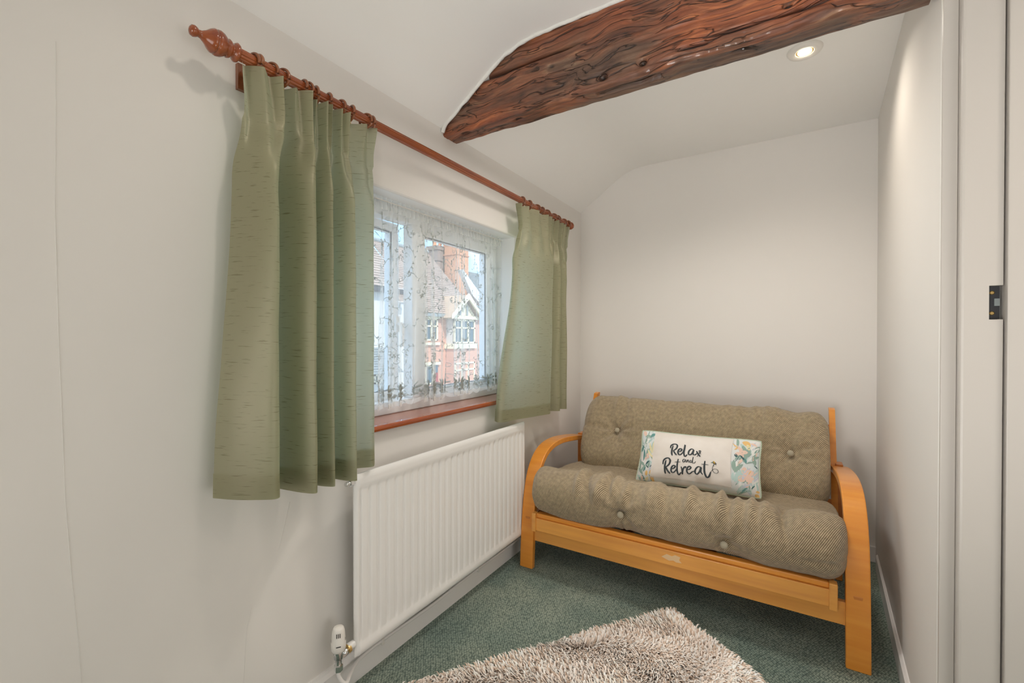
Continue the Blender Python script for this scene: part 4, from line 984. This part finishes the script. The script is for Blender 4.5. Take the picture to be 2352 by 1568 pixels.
# ------------------------------------------------------------------ shaggy rug
RC = Vector((-.415, 1.975, 0)); dA = Vector((-.592, -.806, 0)); dB = Vector((.806, -.592, 0)); LA, LB = 1.30, .78
rug = empty('rug', tuple(RC + dA * LA / 2 + dB * LB / 2), 'shaggy beige and cream rug lying diagonally on the teal carpet', 'rug')
bk = MB(); vs = [RC + dA * .01 + dB * .01, RC + dA * (LA - .01) + dB * .01, RC + dA * (LA - .01) + dB * (LB - .01), RC + dA * .01 + dB * (LB - .01)]
bk.add([(p.x, p.y, .001) for p in vs] + [(p.x, p.y, .012) for p in vs], [(0, 1, 2, 3), (7, 6, 5, 4), (0, 4, 5, 1), (1, 5, 6, 2), (2, 6, 7, 3), (3, 7, 4, 0)])
bk.build('backing', M['rugback'], rug)
def pile():
    n = 44000; rg = np.random.RandomState(3)
    a = rg.rand(n) * LA; b = rg.rand(n) * LB
    x = RC.x + dA.x * a + dB.x * b; y = RC.y + dA.y * a + dB.y * b
    # combing direction drifts over the rug
    th = 2.2 * np.sin(a * 6.3 + 1.3 * np.sin(b * 7)) + 1.6 * np.cos(b * 8.1 + a * 3) + rg.normal(0, .55, n)
    edge = np.minimum(np.minimum(a, LA - a), np.minimum(b, LB - b))
    ea = np.where(a < .05, -1, np.where(a > LA - .05, 1, 0)); eb = np.where(b < .05, -1, np.where(b > LB - .05, 1, 0))
    dx = np.cos(th) + 1.1 * (ea * dA.x + eb * dB.x); dy = np.sin(th) + 1.1 * (ea * dA.y + eb * dB.y); l = np.hypot(dx, dy) + 1e-6; dx /= l; dy /= l
    ln = rg.uniform(.030, .046, n); ln_ = rg.uniform(.45, 1.05, n); w = rg.uniform(.0018, .0032, n)
    z0 = .008 + rg.uniform(0, .006, n)
    V = np.zeros((n, 7, 3)); sx, sy = -dy, dx
    for k, (h, r_, wk) in enumerate(((0, 0, 1), (.50, .28, 1.1), (.80, .70, .9))):
        cx = x + dx * ln * r_ * ln_; cy = y + dy * ln * r_ * ln_; cz = z0 + ln * h * (1.08 - .42 * ln_)
        V[:, 2 * k] = np.stack([cx - sx * w * wk, cy - sy * w * wk, cz], 1); V[:, 2 * k + 1] = np.stack([cx + sx * w * wk, cy + sy * w * wk, cz + .0012], 1)
    V[:, 6] = np.stack([x + dx * ln * 1.05 * ln_, y + dy * ln * 1.05 * ln_, z0 + ln * (.93 - .55 * ln_)], 1)
    base = np.arange(n)[:, None] * 7
    q = np.concatenate([base + np.array([0, 1, 3, 2]), base + np.array([2, 3, 5, 4])], 1).reshape(-1, 4); t = base + np.array([4, 5, 6])
    me = bpy.data.meshes.new('pile'); me.vertices.add(n * 7); me.vertices.foreach_set('co', V.ravel())
    li = np.concatenate([q.ravel(), t.ravel()]); me.loops.add(len(li)); me.loops.foreach_set('vertex_index', li.astype(np.int32))
    tot = np.concatenate([np.full(len(q), 4), np.full(n, 3)]); st = np.concatenate([[0], np.cumsum(tot)[:-1]])
    me.polygons.add(len(tot)); me.polygons.foreach_set('loop_start', st.astype(np.int32)); me.polygons.foreach_set('loop_total', tot.astype(np.int32))
    me.update(); me.validate()
    # base-to-tip colour of each yarn
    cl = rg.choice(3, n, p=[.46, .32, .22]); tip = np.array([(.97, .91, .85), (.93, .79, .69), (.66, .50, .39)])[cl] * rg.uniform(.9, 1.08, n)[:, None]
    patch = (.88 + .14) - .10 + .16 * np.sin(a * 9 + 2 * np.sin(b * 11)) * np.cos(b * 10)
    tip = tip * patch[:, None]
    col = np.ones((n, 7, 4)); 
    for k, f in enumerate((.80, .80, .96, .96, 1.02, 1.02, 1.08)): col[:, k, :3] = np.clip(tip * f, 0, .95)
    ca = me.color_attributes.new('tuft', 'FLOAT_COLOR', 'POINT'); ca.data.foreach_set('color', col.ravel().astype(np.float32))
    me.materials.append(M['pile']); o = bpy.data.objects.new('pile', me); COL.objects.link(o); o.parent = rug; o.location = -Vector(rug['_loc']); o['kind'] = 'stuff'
pile()

# ------------------------------------------------------------------ ceiling downlights
def glow_mat():
    m, n, l, b = new_mat('lamp_glow'); b.inputs['Emission Color'].default_value = (1, .86, .62, 1); b.inputs['Emission Strength'].default_value = 9; b.inputs['Base Color'].default_value = (1, 1, 1, 1)
    return m
M['glow'] = glow_mat()
M['warmring'] = mat('reflector_gold', (.9, .62, .22), .2, .8)
def downlight(x, y, label, energy, col=(1, .90, .78), blend=.8, spot=150, soft=.028):
    r = empty('downlight', (x, y, ZC), label, 'ceiling light')
    MB().lathe([(-.002, .062), (.005, .062), (.011, .058), (.015, .050), (.012, .034), (.007, .0315), (-.002, .0315)], (x, y, ZC), (0, 0, -1), 40).build('bezel', M['plastic'], r)
    MB().lathe([(.0085, .0315), (.0090, .0285), (.0075, .0265)], (x, y, ZC), (0, 0, -1), 40).build('reflector', M['warmring'], r)
    MB().lathe([(.0060, .026), (.0100, .025), (.0108, .018), (.011, .0)], (x, y, ZC), (0, 0, -1), 32).build('lamp', M['glow'], r)
    light('downlight_beam', 'SPOT', (x, y, ZC - .022), energy, col, (0, 0, 0), spot_size=R(spot), spot_blend=blend, shadow_soft_size=soft)
    return r
downlight(.057, 2.165, 'round white recessed downlight glowing on the ceiling just behind the beam', 10)
downlight(-.50, 1.86, 'added white recessed downlight unseen behind the beam, above the window side of the alcove', 42, (1, .94, .86), soft=.11)  # added out of sight to brighten the alcove and its right wall
downlight(1.05, .95, 'round white recessed downlight on the ceiling by the door', 17)
downlight(-.62, .60, 'round white recessed downlight on the ceiling in front of the left curtain', 6.5)
downlight(.35, -.55, 'round white recessed downlight on the ceiling behind the viewpoint', 4.5)

# ------------------------------------------------------------------ the street outside
def tiled_slope(name, quad, course, m_, parent, thick=.025, cut=None):
    """overlapping tile courses on a sloping quad (bottom-left, bottom-right, top-right, top-left)"""
    a, b, c_, d = [Vector(p) for p in quad]; nrm = (b - a).cross(d - a).normalized()
    if nrm.x < 0: nrm = -nrm
    n = max(2, int((d - a).length / course)); mb = MB()
    for k in range(n):
        t0, t1 = k / n, min(1, (k + 1.15) / n)
        p = [a.lerp(d, t0) + nrm * thick * 1.6, b.lerp(c_, t0) + nrm * thick * 1.6, b.lerp(c_, t1) + nrm * .004, a.lerp(d, t1) + nrm * .004]
        q = [x_ - nrm * thick for x_ in p]
        mb.add(p + q, [(0, 1, 2, 3), (4, 7, 6, 5), (0, 4, 5, 1), (0, 3, 7, 4), (1, 5, 6, 2)])
    o = mb.build(name, m_, parent); return o
def far_window(parent, x, y0, y1, z0, z1, nc, rows, name='window'):
    f = MB(); s = .075
    f.box(x, x + .10, y0, y1, z0, z0 + s); f.box(x, x + .10, y0, y1, z1 - s, z1)
    for k in range(nc + 1):
        yy = y0 + (y1 - y0 - s) * k / nc; f.box(x, x + .10, yy, yy + s, z0, z1)
    zz = [z0] + [z0 + (z1 - z0) * r_ for r_ in rows] + [z1 - s]
    for z in zz[1:-1]: f.box(x, x + .10, y0, y1, z, z + s)
    fo_ = f.build(name, M['cream'], parent)
    for k in range(nc):
        a = y0 + (y1 - y0 - s) * k / nc + s; b_ = y0 + (y1 - y0 - s) * (k + 1) / nc
        for i in range(len(zz) - 1):
            p_ = MB().box(x + .03, x + .045, a, b_, zz[i] + (s if True else 0), zz[i + 1]).build('pane', M['ext_glass'], parent); p_.parent = fo_; p_.location = (0, 0, 0)
    return fo_
XH = -15.0
h = empty('brick_house', (XH, 19, -3.0), 'pink brick house across the street with cream bay windows, tiled roof and chimneys', 'house')
yA, yB_ = atx(968, 700, XH).y, atx(1106, 700, XH).y
zE = atx(1000, 720, XH).z; zR = atx(1000, 622, XH).z + 1.2
MB().box(XH - 5, XH, yA, yB_, -3.0, zE).build('wall', M['brick'], h)
tiled_slope('roof', [(XH + .25, yA - .1, zE), (XH + .25, yB_ - .6, zE), (XH - 3.6, yB_ - .6, zR + .6), (XH - 3.6, yA - .1, zR + .6)], .16, M['tile'], h)
MB().box(XH + .05, XH + .3, yA - .1, yB_, zE - .16, zE).build('gutter', M['lead'], h)
MB().tube([(XH - 3.6, yA - .1, zR + .66), (XH - 3.6, yB_ - .6, zR + .66)], .12, 8).build('ridge', M['lead'], h)
# bay gable
g0, g1 = atx(1043, 722, XH + .8), atx(1098, 722, XH + .8); ga = atx(1078, 683, XH + .8); ym = (g0.y + g1.y) / 2
MB().prism([(g0.y, g0.z), (g1.y, g0.z), (ym, ga.z)], 'x', XH - 2.2, XH + .6).build('gable', M['cream'], h)
tiled_slope('gable_roof', [(XH + .95, g0.y - .25, g0.z - .15), (XH - 3.0, g0.y - .25, g0.z - .15), (XH - 3.0, ym, ga.z + .1), (XH + .95, ym, ga.z + .1)], .15, M['tile_p'], h)
tiled_slope('gable_roof', [(XH + .95, g1.y + .25, g0.z - .15), (XH - 3.0, g1.y + .25, g0.z - .15), (XH - 3.0, ym, ga.z + .1), (XH + .95, ym, ga.z + .1)], .15, M['tile_p'], h)
for sgn in (-1, 1):
    e0 = g0.y - .3 if sgn < 0 else g1.y + .3; q = .13
    MB().prism([(e0, g0.z - .22), (e0 - sgn * .02, g0.z - .02), (ym, ga.z + .18), (ym, ga.z - .12)], 'x', XH + .9, XH + 1.0).build('bargeboard', M['cream'], h)
for f_ in (.33, .62):
    yy = g0.y + (g1.y - g0.y) * f_; MB().box(XH + .6, XH + .68, yy - .06, yy + .06, g0.z, g0.z + (ga.z - g0.z) * .55).build('gable_post', M['lead'], h)
# two-storey bay with windows
zb = lambda v: atx(1066, v, XH + .6).z
by0, by1 = atx(1044, 750, XH + .6).y, atx(1092, 750, XH + .6).y
MB().box(XH, XH + .55, by0, by1, -3.0, zb(800)).build('bay_wall', M['brick'], h)
MB().box(XH, XH + .72, by0 - .12, by1 + .12, zb(733), g0.z - .02).build('bay_cornice', M['cream'], h)
MB().box(XH, XH + .68, by0 - .08, by1 + .08, zb(800), zb(789)).build('bay_ledge', M['cream'], h)
MB().box(XH, XH + .45, by0 + .05, by1 - .05, zb(789), zb(733)).build('bay_core', M['ext_white'], h)
far_window(h, XH + .5, by0 + .02, by1 - .02, zb(788), zb(734), 3, (.62,))
far_window(h, XH + .5, by0 + .05, by1 - .05, zb(886), zb(832), 3, (.66,))
# left windows and the red door
wz = lambda v: atx(990, v, XH).z; wy0, wy1 = atx(975, 760, XH).y, atx(1004, 760, XH).y
MB().box(XH, XH + .12, wy0 - .1, wy1 + .1, wz(732), wz(723)).build('lintel', M['cream'], h)
far_window(h, XH - .04, wy0, wy1, wz(782), wz(731), 2, (.62,))
MB().box(XH, XH + .12, wy0 - .1, wy1 + .1, wz(792), wz(786)).build('lintel', M['cream'], h)
MB().box(XH, XH + .14, wy0 - .1, wy1 + .1, wz(838), wz(831)).build('lintel', M['cream'], h)
far_window(h, XH - .04, wy0, wy0 + .62, wz(882), wz(838), 1, ())
dy = wy0 + .68
MB().box(XH - .02, XH + .06, dy, wy1, wz(905), wz(857)).build('front_door', M['red_door'], h)
MB().box(XH - .02, XH + .05, dy, wy1, wz(856), wz(838)).build('fanlight', M['ext_glass'], h)
MB().tube([(XH + .1, atx(1028, 800, XH).y, -3), (XH + .1, atx(1028, 800, XH).y, zE - .1)], .05, 8).build('downpipe', M['brick_g'], h)
def chimney(u0, u1, v0, v1, X, m_, dx, pots):
    a, b_ = atx(u0, v1, X), atx(u1, v0, X)
    o = MB().box(X - dx, X, a.y, b_.y, a.z - 1.5, b_.z - .25).build('chimney', m_, h)
    cp = MB(); cp.box(X - dx - .08, X + .08, a.y - .08, b_.y + .08, b_.z - .25, b_.z - .12); cp.box(X - dx - .03, X + .03, a.y - .03, b_.y + .03, b_.z - .12, b_.z)
    cp.box(X - dx - .05, X + .05, a.y - .05, b_.y + .05, b_.z - .95, b_.z - .87)
    q = cp.build('chimney_cap', m_, h); q.parent = o; q.location = (0, 0, 0)
    for k in range(pots):
        yy = a.y + (b_.y - a.y) * (k + .5) / pots
        q = MB().lathe([(0, .13), (.05, .15), (.08, .12), (.36, .105), (.38, .13), (.42, .13)], (X - dx / 2, yy, b_.z), (0, 0, 1), 12).build('chimney_pot', M['pot'], h); q.parent = o; q.location = (0, 0, 0)
chimney(1005, 1040, 572, 630, XH - 3.4, M['brick_g'], .9, 3)
chimney(1050, 1076, 556, 655, XH - 2.2, M['brick_o'], 1.0, 2)
# white rendered side gable with sunlit slope, and the roof beyond
p0, p1 = atx(1057, 620, XH - .9), atx(1106, 695, XH - .9)
MB().prism([(p0.y, p0.z), (p0.y + .15, p0.z + .05), (p1.y, p1.z + .35), (p1.y, p1.z - .25), ((p0.y + p1.y) / 2, (p0.z + p1.z) / 2 - .5)], 'x', XH - 1.1, XH - .8).build('white_verge', M['ext_white'], h)
nb = empty('neighbour_house', (XH, 23.5, -3.0), 'partly hidden grey-roofed house beyond the brick house', 'house')
MB().box(XH - 4, XH - .3, yB_ + 1.5, yB_ + 9, -3, zE + .2).build('wall', M['brick'], nb)
tiled_slope('roof', [(XH - .2, yB_ + 1.4, zE + .3), (XH - .2, yB_ + 9, zE + .3), (XH - 4, yB_ + 9, zR + .1), (XH - 4, yB_ + 1.4, zR + .1)], .16, M['slate'], nb)
# white rendered house to the left
wh = empty('rendered_house', (XH, 11, -3.0), 'white rendered house across the street with steep tiled roof', 'house')
yL1 = atx(912, 700, XH).y; zL = atx(880, 655, XH).z; zLr = atx(880, 535, XH).z
MB().box(XH - 5, XH, 3.0, yL1, -3.0, zL).build('wall', M['ext_white'], wh)
tiled_slope('roof', [(XH + .35, 2.8, zL - .1), (XH + .35, yL1 + .35, zL - .1), (XH - 3.2, yL1 - 1.0, zLr + 2.0), (XH - 3.2, 2.8, zLr + 2.0)], .16, M['tile'], wh)
MB().box(XH + .05, XH + .36, 2.8, yL1 + .3, zL - .32, zL - .12).build('eaves_board', M['rubber'], wh)
a, b_ = atx(890, 768, XH), atx(903, 686, XH)
far_window(wh, XH - .03, a.y, b_.y, a.z, b_.z, 1, (.3, .6))
a, b_ = atx(858, 882, XH), atx(876, 858, XH); far_window(wh, XH - .03, a.y, b_.y, a.z, b_.z, 2, ())
q = atx(866, 840, XH + .5); tiled_slope('porch_roof', [(XH + 1.1, q.y - 1.2, q.z - .3), (XH + 1.1, q.y + .9, q.z - .3), (XH, q.y + .9, q.z + .75), (XH, q.y - 1.2, q.z + .75)], .13, M['slate'], wh)
lk = empty('link_house', (XH, 15, -3.0), 'low rendered building between the white house and the brick house', 'house')
MB().box(XH - 5, XH - .5, yL1 + .4, yA - .2, -3.0, zL - .6).build('wall', M['ext_white'], lk)
tiled_slope('roof', [(XH - .4, yL1 + .4, zL - .6), (XH - .4, yA - .2, zL - .6), (XH - 3.5, yA - .2, zL + 1.6), (XH - 3.5, yL1 + .4, zL + 1.6)], .16, M['tile'], lk)
tag(MB().box(-60, -1.7, -30, 70, -3.1, -3.0).build('street', M['asphalt']), kind='structure')

for o in bpy.data.objects:
    if '_loc' in o: del o['_loc']
